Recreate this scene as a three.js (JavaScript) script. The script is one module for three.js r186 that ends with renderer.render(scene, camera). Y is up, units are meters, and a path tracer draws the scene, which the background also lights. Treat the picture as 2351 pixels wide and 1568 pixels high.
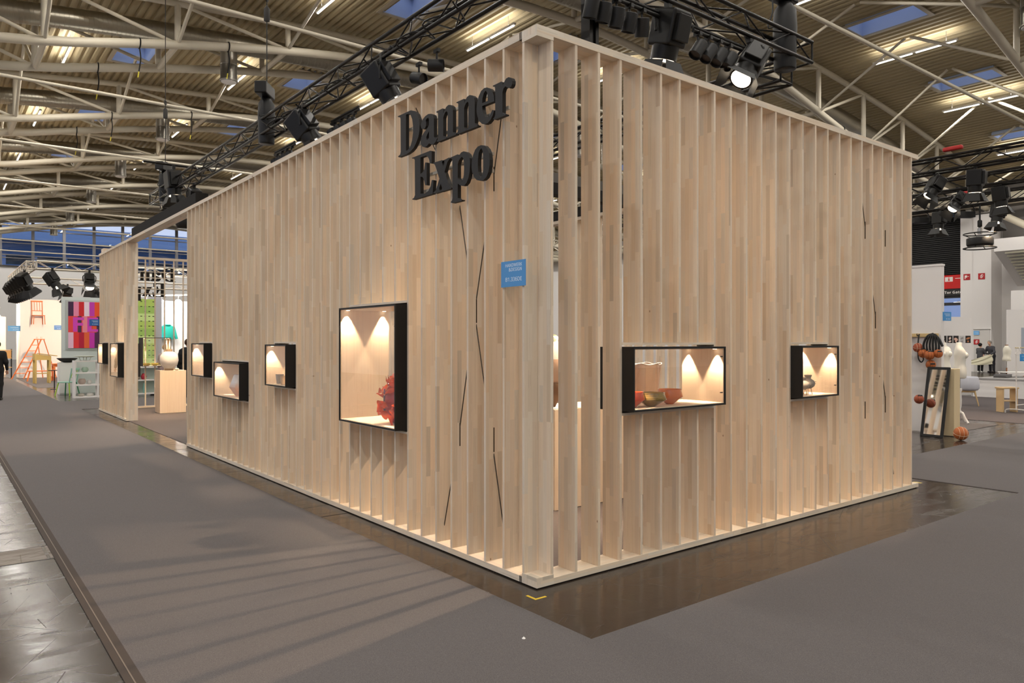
import * as THREE from 'three';
import { mergeGeometries } from 'three/addons/utils/BufferGeometryUtils.js';
import { RoundedBoxGeometry } from 'three/addons/geometries/RoundedBoxGeometry.js';
import { RectAreaLightUniformsLib } from 'three/addons/lights/RectAreaLightUniformsLib.js';
import { ImprovedNoise } from 'three/addons/math/ImprovedNoise.js';

// ---------- camera ----------
const scene = new THREE.Scene();
const V = (x, y, z) => new THREE.Vector3(x, y, z);
const camera = new THREE.PerspectiveCamera(2 * Math.atan(784 / 1702.8) * 180 / Math.PI, 2351 / 1568, 0.1, 500);
const YAW = 38.024 * Math.PI / 180;
camera.position.set(-3.3645, 1.7521, 4.0177);
camera.lookAt(-3.3645 + Math.sin(YAW), 1.7521 + 0.0005, 4.0177 - Math.cos(YAW));

// ---------- sky (dusk, only air) ----------
const SKY = 0.95;
{
  const w = 32, h = 64, d = new Float32Array(w * h * 4);
  for (let j = 0; j < h; j++) {
    const t = Math.max(0, (j + 0.5) / h * 2 - 1), k = Math.pow(t, 0.6);
    for (let i = 0; i < w; i++) {
      const o = (j * w + i) * 4;
      d[o] = SKY * (0.66 - 0.06 * k); d[o + 1] = SKY * (0.75 + 0.0 * k); d[o + 2] = SKY * (0.98 + 0.12 * k); d[o + 3] = 1;
    }
  }
  const sky = new THREE.DataTexture(d, w, h, THREE.RGBAFormat, THREE.FloatType);
  sky.mapping = THREE.EquirectangularReflectionMapping; sky.magFilter = THREE.LinearFilter; sky.needsUpdate = true;
  scene.background = sky;
}

// ---------- light levels and exposure ----------
const renderer = new THREE.WebGLRenderer({ antialias: true });
renderer.toneMapping = THREE.LinearToneMapping;
renderer.toneMappingExposure = 1.0;
renderer.shadowMap.enabled = true;
renderer.shadowMap.type = THREE.PCFSoftShadowMap;
RectAreaLightUniformsLib.init();
const HALL_DOWN = 238, HALL_UP = 34;             // the linear lamps under the roof, radiance below and above
const HALL_COLOR = new THREE.Color().setRGB(1.0, 0.955, 0.89);
const WARM = new THREE.Color().setRGB(1.0, 0.76, 0.52);
const RIG_WARM = new THREE.Color().setRGB(1.0, 0.74, 0.50);
const CASE_SPOT = 3.0, RIG_SPOT = 60, STAND_SPOT = 30;

// ---------- helpers ----------
let seedState = 12345;
const rnd = () => { seedState = (seedState * 1664525 + 1013904223) >>> 0; return seedState / 4294967296; };
const rr = (a, b) => a + (b - a) * rnd();
const used = {};
const numbered = (n) => { const k = used[n] = (used[n] ?? -1) + 1; return k ? n + '_' + String(k).padStart(3, '0') : n; };
const nth = ['first', 'second', 'third', 'fourth', 'fifth', 'sixth', 'seventh', 'eighth', 'ninth', 'tenth', 'eleventh', 'twelfth', 'thirteenth', 'fourteenth'];
function tag(o, label, category, group) { o.userData = { ...o.userData, label, category }; if (group) o.userData.group = group; return o; }
function thing(name, label, category, p = [0, 0, 0], turn = 0, group) {
  const o = new THREE.Group(); o.name = numbered(name); scene.add(o); o.position.set(...p); o.rotation.y = turn;
  return tag(o, label, category, group);
}
function struct(name, label) { const o = new THREE.Group(); o.name = name; scene.add(o); o.userData = { kind: 'structure' }; if (label) o.userData.label = label; return o; }
function add(name, g, m, parent = scene, label) {
  if (Array.isArray(g)) g = g.length === 1 ? g[0] : mergeGeometries(g.map((q) => (q.index ? q.toNonIndexed() : q)));
  const o = new THREE.Mesh(g, m); o.name = parent === scene ? numbered(name) : name; o.castShadow = o.receiveShadow = true; parent.add(o);
  if (label) o.userData.label = label;
  return o;
}
function metreUV(g, s = 1, ou = 0, ov = 0) {                         // uv in metres by the side a face looks to
  const p = g.attributes.position, n = g.attributes.normal, uv = new Float32Array(p.count * 2);
  for (let i = 0; i < p.count; i++) {
    const ax = Math.abs(n.getX(i)), ay = Math.abs(n.getY(i)), az = Math.abs(n.getZ(i));
    let u, v; if (ay > ax && ay > az) { u = p.getX(i); v = p.getZ(i); } else if (ax > az) { u = p.getZ(i); v = p.getY(i); } else { u = p.getX(i); v = p.getY(i); }
    uv[2 * i] = u * s + ou; uv[2 * i + 1] = v * s + ov;
  }
  g.setAttribute('uv', new THREE.BufferAttribute(uv, 2)); return g;
}
const box = (w, h, d, x = 0, y = 0, z = 0) => metreUV(new THREE.BoxGeometry(w, h, d).translate(x, y, z));
const rbox = (w, h, d, x = 0, y = 0, z = 0, r = 0.005, s = 2) => metreUV(new RoundedBoxGeometry(w, h, d, s, r).translate(x, y, z));
function span(x0, x1, y0, y1, z0, z1) { return box(Math.abs(x1 - x0), Math.abs(y1 - y0), Math.abs(z1 - z0), (x0 + x1) / 2, (y0 + y1) / 2, (z0 + z1) / 2); }
function woodBox(x0, x1, y0, y1, z0, z1, grain = 1, u0 = rnd(), v0 = rnd()) {   // staves run along the grain axis
  const g = span(x0, x1, y0, y1, z0, z1), p = g.attributes.position, n = g.attributes.normal, uv = g.attributes.uv;
  const c = (i, k) => (k === 0 ? p.getX(i) - x0 : k === 1 ? p.getY(i) - y0 : p.getZ(i) - z0);
  for (let i = 0; i < p.count; i++) {
    const a = [Math.abs(n.getX(i)), Math.abs(n.getY(i)), Math.abs(n.getZ(i))], k = a.indexOf(Math.max(...a));
    const rest = [0, 1, 2].filter((q) => q !== k), along = k === grain ? rest[0] : grain, across = rest.find((q) => q !== along);
    uv.setXY(i, u0 + c(i, across) / 1.92, v0 + c(i, along) / 4);
  }
  return g;
}
const UNIT = {};
const unitCyl = (seg) => UNIT[seg] ??= new THREE.CylinderGeometry(1, 1, 1, seg);
function bar(name, a, b, r, m, parent, seg = 8) {                   // round bar from a to b
  const d = b.clone().sub(a), o = new THREE.Mesh(unitCyl(seg), m);
  o.name = name; o.castShadow = o.receiveShadow = true; parent.add(o);
  o.position.copy(a).addScaledVector(d, 0.5); o.scale.set(r, d.length(), r);
  o.quaternion.setFromUnitVectors(V(0, 1, 0), d.normalize()); return o;
}
function barGeo(a, b, r, seg = 8, r2 = r) {
  const d = b.clone().sub(a), g = new THREE.CylinderGeometry(r2, r, d.length(), seg);
  g.applyQuaternion(new THREE.Quaternion().setFromUnitVectors(V(0, 1, 0), d.clone().normalize()));
  return g.translate(a.x + d.x / 2, a.y + d.y / 2, a.z + d.z / 2);
}
const tube = (pts, r, seg = 24, rad = 8, closed = false) => new THREE.TubeGeometry(new THREE.CatmullRomCurve3(pts.map((p) => (p.isVector3 ? p : V(...p))), closed), seg, r, rad, closed);
const lathe = (prof, seg = 32) => new THREE.LatheGeometry(prof.map((p) => new THREE.Vector2(p[0], p[1])), seg);
function loft(secs, n = 24, cap = true) {                           // [y, rx, rz, cx, cz] ellipses
  const pos = [], idx = [], uv = [];
  secs.forEach(([y, rx, rz, cx = 0, cz = 0], j) => { for (let i = 0; i <= n; i++) { const a = i / n * 2 * Math.PI; pos.push(cx + rx * Math.cos(a), y, cz - rz * Math.sin(a)); uv.push(i / n, j / (secs.length - 1)); } });
  const w = n + 1;
  for (let j = 0; j < secs.length - 1; j++) for (let i = 0; i < n; i++) { const a = j * w + i; idx.push(a, a + 1, a + w, a + 1, a + w + 1, a + w); }
  const g = new THREE.BufferGeometry();
  if (cap) for (const [j, s] of [[0, -1], [secs.length - 1, 1]]) {
    const c = pos.length / 3; pos.push(secs[j][3] ?? 0, secs[j][0], secs[j][4] ?? 0); uv.push(0.5, j ? 1 : 0);
    for (let i = 0; i < n; i++) s > 0 ? idx.push(c, j * w + i, j * w + i + 1) : idx.push(c, j * w + i + 1, j * w + i);
  }
  g.setAttribute('position', new THREE.Float32BufferAttribute(pos, 3)); g.setAttribute('uv', new THREE.Float32BufferAttribute(uv, 2)); g.setIndex(idx);
  if (secs[secs.length - 1][0] < secs[0][0]) g.index.array.reverse();
  g.computeVertexNormals(); return g;
}
function extrude(outline, holes, depth, bevel = 0) {
  const s = new THREE.Shape(outline.map((p) => new THREE.Vector2(p[0], p[1])));
  for (const h of holes || []) s.holes.push(new THREE.Path(h.map((p) => new THREE.Vector2(p[0], p[1]))));
  return new THREE.ExtrudeGeometry(s, { depth, bevelEnabled: bevel > 0, bevelSize: bevel, bevelThickness: bevel, bevelSegments: 1, curveSegments: 8 });
}
// naive surface nets: a closed mesh of the zero level of f
function surfaceNet(f, lo, hi, s) {
  const n = [0, 1, 2].map((k) => Math.ceil((hi[k] - lo[k]) / s) + 1), [nx, ny, nz] = n, val = new Float32Array(nx * ny * nz);
  const id = (i, j, k) => i + nx * (j + ny * k);
  for (let k = 0; k < nz; k++) for (let j = 0; j < ny; j++) for (let i = 0; i < nx; i++) val[id(i, j, k)] = f(lo[0] + i * s, lo[1] + j * s, lo[2] + k * s);
  const vert = new Int32Array(nx * ny * nz).fill(-1), pos = [], idx = [];
  for (let k = 0; k < nz - 1; k++) for (let j = 0; j < ny - 1; j++) for (let i = 0; i < nx - 1; i++) {
    let c = 0, x = 0, y = 0, z = 0;
    for (let e = 0; e < 12; e++) {
      const ax = e >> 2, b = e & 3, o = [0, 0, 0], q = [(ax + 1) % 3, (ax + 2) % 3]; o[q[0]] = b & 1; o[q[1]] = b >> 1;
      const a = val[id(i + o[0], j + o[1], k + o[2])], p = o.slice(); p[ax] = 1; const d = val[id(i + p[0], j + p[1], k + p[2])];
      if ((a < 0) === (d < 0)) continue;
      const t = a / (a - d); c++; x += o[0] + (p[0] - o[0]) * t; y += o[1] + (p[1] - o[1]) * t; z += o[2] + (p[2] - o[2]) * t;
    }
    if (c) { vert[id(i, j, k)] = pos.length / 3; pos.push(lo[0] + (i + x / c) * s, lo[1] + (j + y / c) * s, lo[2] + (k + z / c) * s); }
  }
  const quad = (a, b, c, d, flip) => { if (a < 0 || b < 0 || c < 0 || d < 0) return; flip ? idx.push(a, c, b, a, d, c) : idx.push(a, b, c, a, c, d); };
  for (let k = 1; k < nz - 1; k++) for (let j = 1; j < ny - 1; j++) for (let i = 1; i < nx - 1; i++) {
    const a = val[id(i, j, k)] < 0;
    if (a !== val[id(i + 1, j, k)] < 0) quad(vert[id(i, j - 1, k - 1)], vert[id(i, j, k - 1)], vert[id(i, j, k)], vert[id(i, j - 1, k)], !a);
    if (a !== val[id(i, j + 1, k)] < 0) quad(vert[id(i - 1, j, k - 1)], vert[id(i - 1, j, k)], vert[id(i, j, k)], vert[id(i, j, k - 1)], !a);
    if (a !== val[id(i, j, k + 1)] < 0) quad(vert[id(i - 1, j - 1, k)], vert[id(i, j - 1, k)], vert[id(i, j, k)], vert[id(i - 1, j, k)], !a);
  }
  const g = new THREE.BufferGeometry(); g.setAttribute('position', new THREE.Float32BufferAttribute(pos, 3)); g.setAttribute('uv', new THREE.Float32BufferAttribute(new Float32Array(pos.length / 3 * 2), 2)); g.setIndex(idx); g.computeVertexNormals(); return g;
}
const noise = new ImprovedNoise();
function capsule(p, a, b, ra, rb) {
  const dx = b[0] - a[0], dy = b[1] - a[1], dz = b[2] - a[2], px = p[0] - a[0], py = p[1] - a[1], pz = p[2] - a[2];
  const t = Math.min(1, Math.max(0, (px * dx + py * dy + pz * dz) / (dx * dx + dy * dy + dz * dz + 1e-9)));
  return Math.hypot(px - t * dx, py - t * dy, pz - t * dz) - (ra + (rb - ra) * t);
}
function smoothUnion(list, k) { return (x, y, z) => { let s = 1e3; for (const [a, b, ra, rb] of list) { const d = capsule([x, y, z], a, b, ra, rb), h = Math.max(k - Math.abs(s - d), 0) / k; s = Math.min(s, d) - h * h * k * 0.25; } return s; }; }

// ---------- materials ----------
function canvasTex(w, h, draw, srgb = true) {
  const c = document.createElement('canvas'); c.width = w; c.height = h; draw(c.getContext('2d'), w, h);
  const t = new THREE.CanvasTexture(c); t.wrapS = t.wrapT = THREE.RepeatWrapping; t.magFilter = THREE.LinearFilter; t.anisotropy = 8; if (srgb) t.colorSpace = THREE.SRGBColorSpace; return t;
}
function noiseTex(w, h, f, srgb = true) {                             // f(u, v) -> [r, g, b] 0..255
  const d = new Uint8Array(w * h * 4);
  for (let j = 0; j < h; j++) for (let i = 0; i < w; i++) { const c = f(i / w, j / h), o = (j * w + i) * 4; d[o] = c[0]; d[o + 1] = c[1]; d[o + 2] = c[2]; d[o + 3] = 255; }
  const t = new THREE.DataTexture(d, w, h); t.wrapS = t.wrapT = THREE.RepeatWrapping; t.magFilter = THREE.LinearFilter; t.minFilter = THREE.LinearMipmapLinearFilter; t.generateMipmaps = true; t.needsUpdate = true; if (srgb) t.colorSpace = THREE.SRGBColorSpace; return t;
}
const std = (color, roughness = 0.7, extra = {}) => new THREE.MeshStandardMaterial({ color, roughness, ...extra });
const phys = (color, roughness, extra = {}) => new THREE.MeshPhysicalMaterial({ color, roughness, ...extra });
function staveCanvas(base, spread) {
  return (c, w, h) => {
    const n = 46, sw = w / n;
    for (let i = 0; i < n; i++) {
      let y = -rr(0, h * 0.12); const end = y + h, list = []; while (end - y > 1) { let len = h * rr(0.06, 0.2); if (end - y - len < h * 0.05) len = end - y; list.push([y, len]); y += len; }
      for (const [y0, len] of list) {
        const k = rnd() < 0.045 ? rr(-0.10, -0.05) : rr(-spread, spread), warm = rr(-4, 5), streaks = Array.from({ length: 16 }, () => [rnd() < 0.5 ? `rgba(120,84,50,${rr(0.02, 0.08)})` : `rgba(255,244,224,${rr(0.02, 0.09)})`, rr(0, sw), rr(0, len * 0.6), rr(0.6, 2.2), rr(0.2, 0.9)]), knot = rnd() < 0.012, kx = rr(4, sw - 4), ky = rr(10, len);
        for (const yy of y0 < 0 ? [y0, y0 + h] : [y0]) {
          c.fillStyle = `rgb(${base[0] * (1 + k) + warm},${base[1] * (1 + k * 1.1)},${base[2] * (1 + k * 1.25) - warm})`; c.fillRect(i * sw - 0.5, yy, sw + 1, len + 1);
          for (const [f, x, q, w2, l2] of streaks) { c.fillStyle = f; c.fillRect(i * sw + x, yy + q, w2, len * Math.min(l2, 1 - q / len)); }
          if (knot) { c.fillStyle = 'rgba(120,80,45,0.75)'; c.beginPath(); c.ellipse(i * sw + kx, yy + ky, 2.2, 4.5, 0, 0, 7); c.fill(); }
        }
      }
    }
  };
}
const WOOD = phys(0xffffff, 0.62, { map: canvasTex(1024, 2048, staveCanvas([229, 211, 187], 0.034)) });
const PLY = phys(0xffffff, 0.6, { map: canvasTex(512, 1024, (c, w, h) => { c.fillStyle = 'rgb(230,206,176)'; c.fillRect(0, 0, w, h); for (let i = 0; i < 900; i++) { c.fillStyle = `rgba(${rnd() < 0.5 ? '170,120,80' : '250,230,205'},${rr(0.02, 0.08)})`; c.fillRect(rr(0, w), rr(0, h), rr(1, 3), rr(40, 420)); } }) });
const WOODTOP = phys(0xffffff, 0.6, { map: canvasTex(512, 1024, staveCanvas([230, 214, 192], 0.02)) });
const BLACK = std(0x0d0c0b, 0.55), BLACKFELT = std(0x191613, 0.95), BLACKMETAL = std(0x14120f, 0.42, { metalness: 0.35 }), RIGBLACK = std(0x17130f, 0.38, { metalness: 0.5 });
const carpetTex = noiseTex(512, 512, () => { const k = rr(0.78, 1.22); return [93 * k, 88 * k, 87 * k]; });
const CARPET = std(0xffffff, 1, { map: carpetTex, bumpMap: carpetTex, bumpScale: 0.002 }); carpetTex.repeat.set(1.3, 1.3);
const carpetTex2 = carpetTex.clone(); carpetTex2.repeat.set(1.1, 1.1);
const DARKCARPET = std(0xd8ced0, 1, { map: carpetTex2, bumpMap: carpetTex2, bumpScale: 0.002 });
const INCARPET = std(0xf2e6de, 1, { map: carpetTex2, bumpMap: carpetTex2, bumpScale: 0.002 });
const floorMap = canvasTex(1024, 1024, (c, w, h) => {
  c.fillStyle = 'rgb(52,44,38)'; c.fillRect(0, 0, w, h);
  for (let i = 0; i < 500; i++) { c.fillStyle = `rgba(${rnd() < 0.5 ? '30,24,20' : '86,76,68'},${rr(0.02, 0.10)})`; c.beginPath(); c.ellipse(rr(0, w), rr(0, h), rr(6, 70), rr(4, 26), rr(0, 3), 0, 7); c.fill(); }
  for (let i = 0; i < 120; i++) { c.strokeStyle = `rgba(150,140,128,${rr(0.05, 0.3)})`; c.lineWidth = rr(0.4, 1.3); const x = rr(0, w), y = rr(0, h), a = rr(-0.6, 0.6), l = rr(10, 190); c.beginPath(); c.moveTo(x, y); c.quadraticCurveTo(x + l * 0.5, y + rr(-12, 12), x + Math.cos(a) * l, y + Math.sin(a) * l); c.stroke(); }
  for (let i = 0; i < 500; i++) { c.fillStyle = `rgba(190,180,168,${rr(0.1, 0.45)})`; c.fillRect(rr(0, w), rr(0, h), 1.3, 1.3); }
});
const floorRough = canvasTex(1024, 1024, (c, w, h) => {
  c.fillStyle = 'rgb(46,46,46)'; c.fillRect(0, 0, w, h);
  for (let i = 0; i < 700; i++) { c.fillStyle = `rgba(${rnd() < 0.55 ? '30,30,30' : '130,130,130'},${rr(0.04, 0.22)})`; c.beginPath(); c.ellipse(rr(0, w), rr(0, h), rr(10, 110), rr(3, 20), rr(-0.4, 0.4), 0, 7); c.fill(); }
  for (let i = 0; i < 260; i++) { c.strokeStyle = `rgba(190,190,190,${rr(0.1, 0.5)})`; c.lineWidth = rr(0.5, 1.5); const x = rr(0, w), y = rr(0, h), a = rr(0, 6.3), l = rr(20, 240); c.beginPath(); c.moveTo(x, y); c.lineTo(x + Math.cos(a) * l, y + Math.sin(a) * l); c.stroke(); }
}, false);
const floorBump = noiseTex(256, 256, (u, v) => { const k = 128 + 70 * noise.noise(u * 22, v * 22, 0.5) + 40 * noise.noise(u * 60, v * 60, 3.5); return [k, k, k]; }, false);
floorMap.repeat.set(0.3, 0.3); floorRough.repeat.set(0.3, 0.3); floorBump.repeat.set(0.9, 0.9);
const FLOOR = std(0xffffff, 1, { map: floorMap, roughnessMap: floorRough, bumpMap: floorBump, bumpScale: 0.0004 });
const TRENCH = std(0x5e5348, 0.6, { bumpMap: floorBump, bumpScale: 0.002, roughnessMap: floorRough }); TRENCH.roughness = 2;
const DECK = std(0xb3a482, 0.65), STEEL = std(0xcfc6b2, 0.5), DUCT = std(0xb9b4a8, 0.3, { metalness: 0.9 });
const WHITE = std(0xeae6e1, 0.75), WHITEWALL = std(0xe9e5e2, 0.8), OFFWHITE = std(0xdcd8d2, 0.7), GREY = std(0x8c8883, 0.7), DARKGREY = std(0x3a3733, 0.7), CHROME = std(0xcfcbc4, 0.25, { metalness: 0.95 });
const GLASS = phys(0xffffff, 0, { transmission: 1, thickness: 0, ior: 1.5 });
const glow = (c, k) => new THREE.MeshStandardMaterial({ color: 0x222222, roughness: 0.6, emissive: c, emissiveIntensity: k });
const LAMPGLOW = glow(new THREE.Color().setRGB(1, 0.95, 0.88), 3.2), WARMGLOW = glow(new THREE.Color().setRGB(1, 0.82, 0.6), 6);
function lit(light, x, y, z, parent, tx, ty, tz) {                    // puts a light (and its target) under its lamp
  light.position.set(x, y, z); parent.add(light); light.castShadow = true;
  if (light.target && tx !== undefined) { light.target.position.set(tx, ty, tz); parent.add(light.target); }
  return light;
}

// ---------- the hall: floor, walls, roof ----------
const X0 = -15.5, X1 = 46.5, Z0 = -84, Z1 = 30;
const lampY = (x) => 13.75 - 0.0035 * (x - 15.84) ** 2, deckY = (x) => lampY(x) + 0.5, upperY = (x) => lampY(x) + 0.22;
const CHORD = [[-15.6, 9.4], [-8, 10.1], [-0.6, 11.15], [3.3, 12.0], [7.2, 12.75], [11, 13.2], [15, 13.4], [19, 13.2], [23, 12.5], [26, 11.8], [31, 10.65], [38, 9.95], [47, 9.4]];
const lowerY = (x) => { let i = 0; while (i < CHORD.length - 2 && x > CHORD[i + 1][0]) i++; const [x0, y0] = CHORD[i], [x1, y1] = CHORD[i + 1]; return Math.min(y0 + (y1 - y0) * (x - x0) / (x1 - x0), upperY(x) - 0.2); };
{
  const f = struct('floor');
  add('floor_slab', span(X0, X1, -0.3, 0, Z0, Z1), FLOOR, f);
  for (const z of [-3.235, -9.05, -14.85]) {                          // cable trenches with cover plates, two dark joints each
    for (const s of [-1, 1]) add('trench_joint', span(-9, 7, 0, 0.0012, z + s * 0.236 - 0.006, z + s * 0.236 + 0.006), BLACK, f);
    for (const [a, b] of [[-9, -6.63], [-6.615, -4.63], [-4.615, -2.63], [-2.605, -0.63], [-0.615, 1.37], [1.385, 3.37], [3.385, 5.37], [5.385, 7]]) { add('trench_cover', span(a, b, 0, 0.0018, z - 0.228, z + 0.228), a < -2 ? TRENCH : FLOOR, f); }
  }
  const ground = struct('ground'); add('asphalt', span(-120, 160, -0.6, -0.3, -260, Z0), std(0x4a4d52, 0.9), ground);
}
function carpetGeo(pts, h, hole) {
  const s = new THREE.Shape(pts.map(([x, z]) => new THREE.Vector2(x, -z)));
  if (hole) s.holes.push(new THREE.Path(hole.map(([x, z]) => new THREE.Vector2(x, -z))));
  return metreUV(new THREE.ExtrudeGeometry(s, { depth: h, bevelEnabled: false }).rotateX(-Math.PI / 2));
}
tag(add('carpet', carpetGeo([[-2.5, 14], [-2.5, -40], [-0.42, -40], [-0.42, -21.3], [8.6, -21.3], [8.6, -1.2], [13.3, -1.2], [13.3, 14]], 0.006, [[-0.31, 0.87], [6.55, 0.87], [6.55, -18], [-0.31, -18]]), CARPET), 'large grey carpet of the aisles wrapping around the dark strip at the wooden booth', 'carpet');
tag(add('carpet', carpetGeo([[0.06, -0.06], [5.93, -0.06], [5.93, -17.43], [0.06, -17.43]], 0.006), INCARPET), 'brownish carpet inside the slatted wooden booth', 'carpet');
tag(add('carpet', carpetGeo([[15, -1.2], [23, -1.2], [23, -15], [15, -15]], 0.006), DARKCARPET), 'dark grey carpet in front of the low white platform', 'carpet');
tag(add('carpet', carpetGeo([[12.6, -1.98], [14.35, -1.98], [14.35, -5], [12.6, -5]], 0.006), CARPET), 'small grey carpet under the white torso mannequins', 'carpet');
tag(add('carpet', carpetGeo([[-0.2, -29.2], [8, -29.2], [8, -38.8], [-0.2, -38.8]], 0.006), CARPET), 'grey carpet under the orange table and the yellow writing desk', 'carpet');
{
  const e = thing('carpet_edge_strip', 'brown strip with a thin bright line along the left edge of the aisle carpet', 'edge strip');
  add('strip', span(-2.585, -2.5, 0, 0.007, -24, 6), std(0x40362f, 0.9), e); add('bright_line', span(-2.548, -2.541, 0.007, 0.0085, -24, 6), std(0x6f6357, 0.7), e);
}
// walls
{
  const w = struct('wall_right'); const inn = X1;
  add('wall_panel', span(inn, inn + 0.4, 0, 9.7, -14.4, Z1), WHITEWALL, w);
  add('wall_panel', span(inn, inn + 0.4, 9.7, 11.6, -14.4, Z1), GREY, w);
  add('wall_panel', span(inn, inn + 0.4, 0, 11.6, Z0, -32), WHITEWALL, w);
  add('wall_panel', span(inn, inn + 0.4, 0, 3.1, -32, -18.6), WHITEWALL, w);
  // dark louvre wall with its slats, and a window strip above
  const lv = std(0x191817, 0.6);
  add('louvre_back', span(inn + 0.05, inn + 0.4, 4.6, 9.4, -32, -14.4), std(0x0c0c0c, 0.8), w);
  for (let k = 0; k < 28; k++) add('louvre_slat', span(inn - 0.06, inn + 0.03, 5.95 + k * 0.122, 6.02 + k * 0.122, -32, -14.4), lv, w);
  add('window_strip', span(inn, inn + 0.1, 9.4, 9.95, -32, -14.4), std(0x4a4944, 0.6), w);
  for (const z of [-16.2, -15.5]) add('window_pane', span(inn - 0.02, inn, 9.48, 9.88, z - 0.25, z + 0.2), std(0x8fb0e0, 0.3), w);
  add('wall_panel', span(inn, inn + 0.4, 9.95, 11.6, -32, -14.4), DARKGREY, w);
  const l = struct('wall_left'); for (const q of [[0, 2.6, Z0, Z1], [9, 11.6, Z0, Z1], [2.6, 9, Z0, -30], [2.6, 9, 22, Z1]]) add('wall_panel', span(X0 - 0.4, X0, ...q), WHITEWALL, l);
  const lw = struct('window_side'); add('pane', span(X0 - 0.2, X0 - 0.19, 2.6, 9, -30, 22), GLASS, lw); for (let k = 0; k < 14; k++) add('mullion', span(X0 - 0.3, X0 - 0.08, 2.6, 9, -30 + k * 4 - 0.08, -30 + k * 4 + 0.08), GREY, lw); for (const y of [4.7, 6.9]) add('transom', span(X0 - 0.28, X0 - 0.1, y, y + 0.1, -30, 22), GREY, lw);
  const b = struct('wall_back'); add('wall_panel', span(X0 - 0.4, X1 + 0.4, 0, 14.8, Z1, Z1 + 0.4), WHITEWALL, b);
  const g = struct('wall_front'); add('wall_panel', span(X0 - 0.4, X1 + 0.4, 0, 9.2, Z0 - 0.4, Z0), std(0xd6d5d4, 0.8), g); add('window_sill', span(X0, X1, 9.15, 9.3, Z0 - 0.5, Z0 + 0.12), DARKGREY, g);
  // glazed gable above the wall
  const win = struct('window_1'); const mull = std(0x6f6d70, 0.5);
  for (let k = 0; k < 23; k++) { const x = X0 + 1.2 + k * 2.7; add('mullion', span(x - 0.13, x + 0.13, 9.2, Math.min(deckY(x) + 0.1, 14.6), Z0 - 0.3, Z0), mull, win); }
  for (const y of [10.05, 10.35, 11.55, 11.9, 12.9]) add('transom', span(X0, X1, y - 0.04, y + 0.05, Z0 - 0.24, Z0 - 0.06), mull, win);
  add('pane', span(X0, X1, 9.2, 14.4, Z0 - 0.17, Z0 - 0.16), GLASS, win);
}
// neighbouring hall outside the glazed gable, at dusk
{
  const n = thing('neighbour_hall', 'blue dusk facade of the neighbouring hall seen through the glazed gable', 'building', [0, 0, -118]);
  add('facade', span(-60, 110, 0, 15.2, -2, -1.5), std(0x24435c, 0.35), n); add('roof_edge', span(-60, 110, 15.2, 17.2, -1.5, 6), std(0x7f9cc8, 0.5), n); add('fascia', span(-60, 110, 13.6, 15.2, -1.5, 1.5), std(0x4a78b0, 0.5), n);
  for (let k = 0; k < 44; k++) add('column', span(-50 + k * 3.6, -49.5 + k * 3.6, 0, 13.6, 0.2, 0.7), std(0x9dbdf0, 0.6), n);
  for (const y of [9.8, 11.0, 12.2, 8.4]) add('rail', span(-60, 110, y, y + 0.12, 0.1, 0.2), std(0x86ace6, 0.6), n);
  for (let k = 0; k < 26; k++) { const x = -20 + k * 3.1 + rr(-1, 1), y = rr(10, 13); add('street_lamp_light', new THREE.SphereGeometry(0.16, 8, 6).scale(1.6, 0.8, 1).translate(x, y, -1.2), WARMGLOW, n); }
  for (let k = 0; k < 30; k++) { const x = -20 + rr(0, 80), y = rr(8.8, 12); add('truss_inside', barGeo(V(x, y, -1.3), V(x + rr(2, 5), y + rr(-0.8, 0.8), -1.3), 0.1, 5), std(0x4f7a86, 0.6), n); }
}
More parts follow.
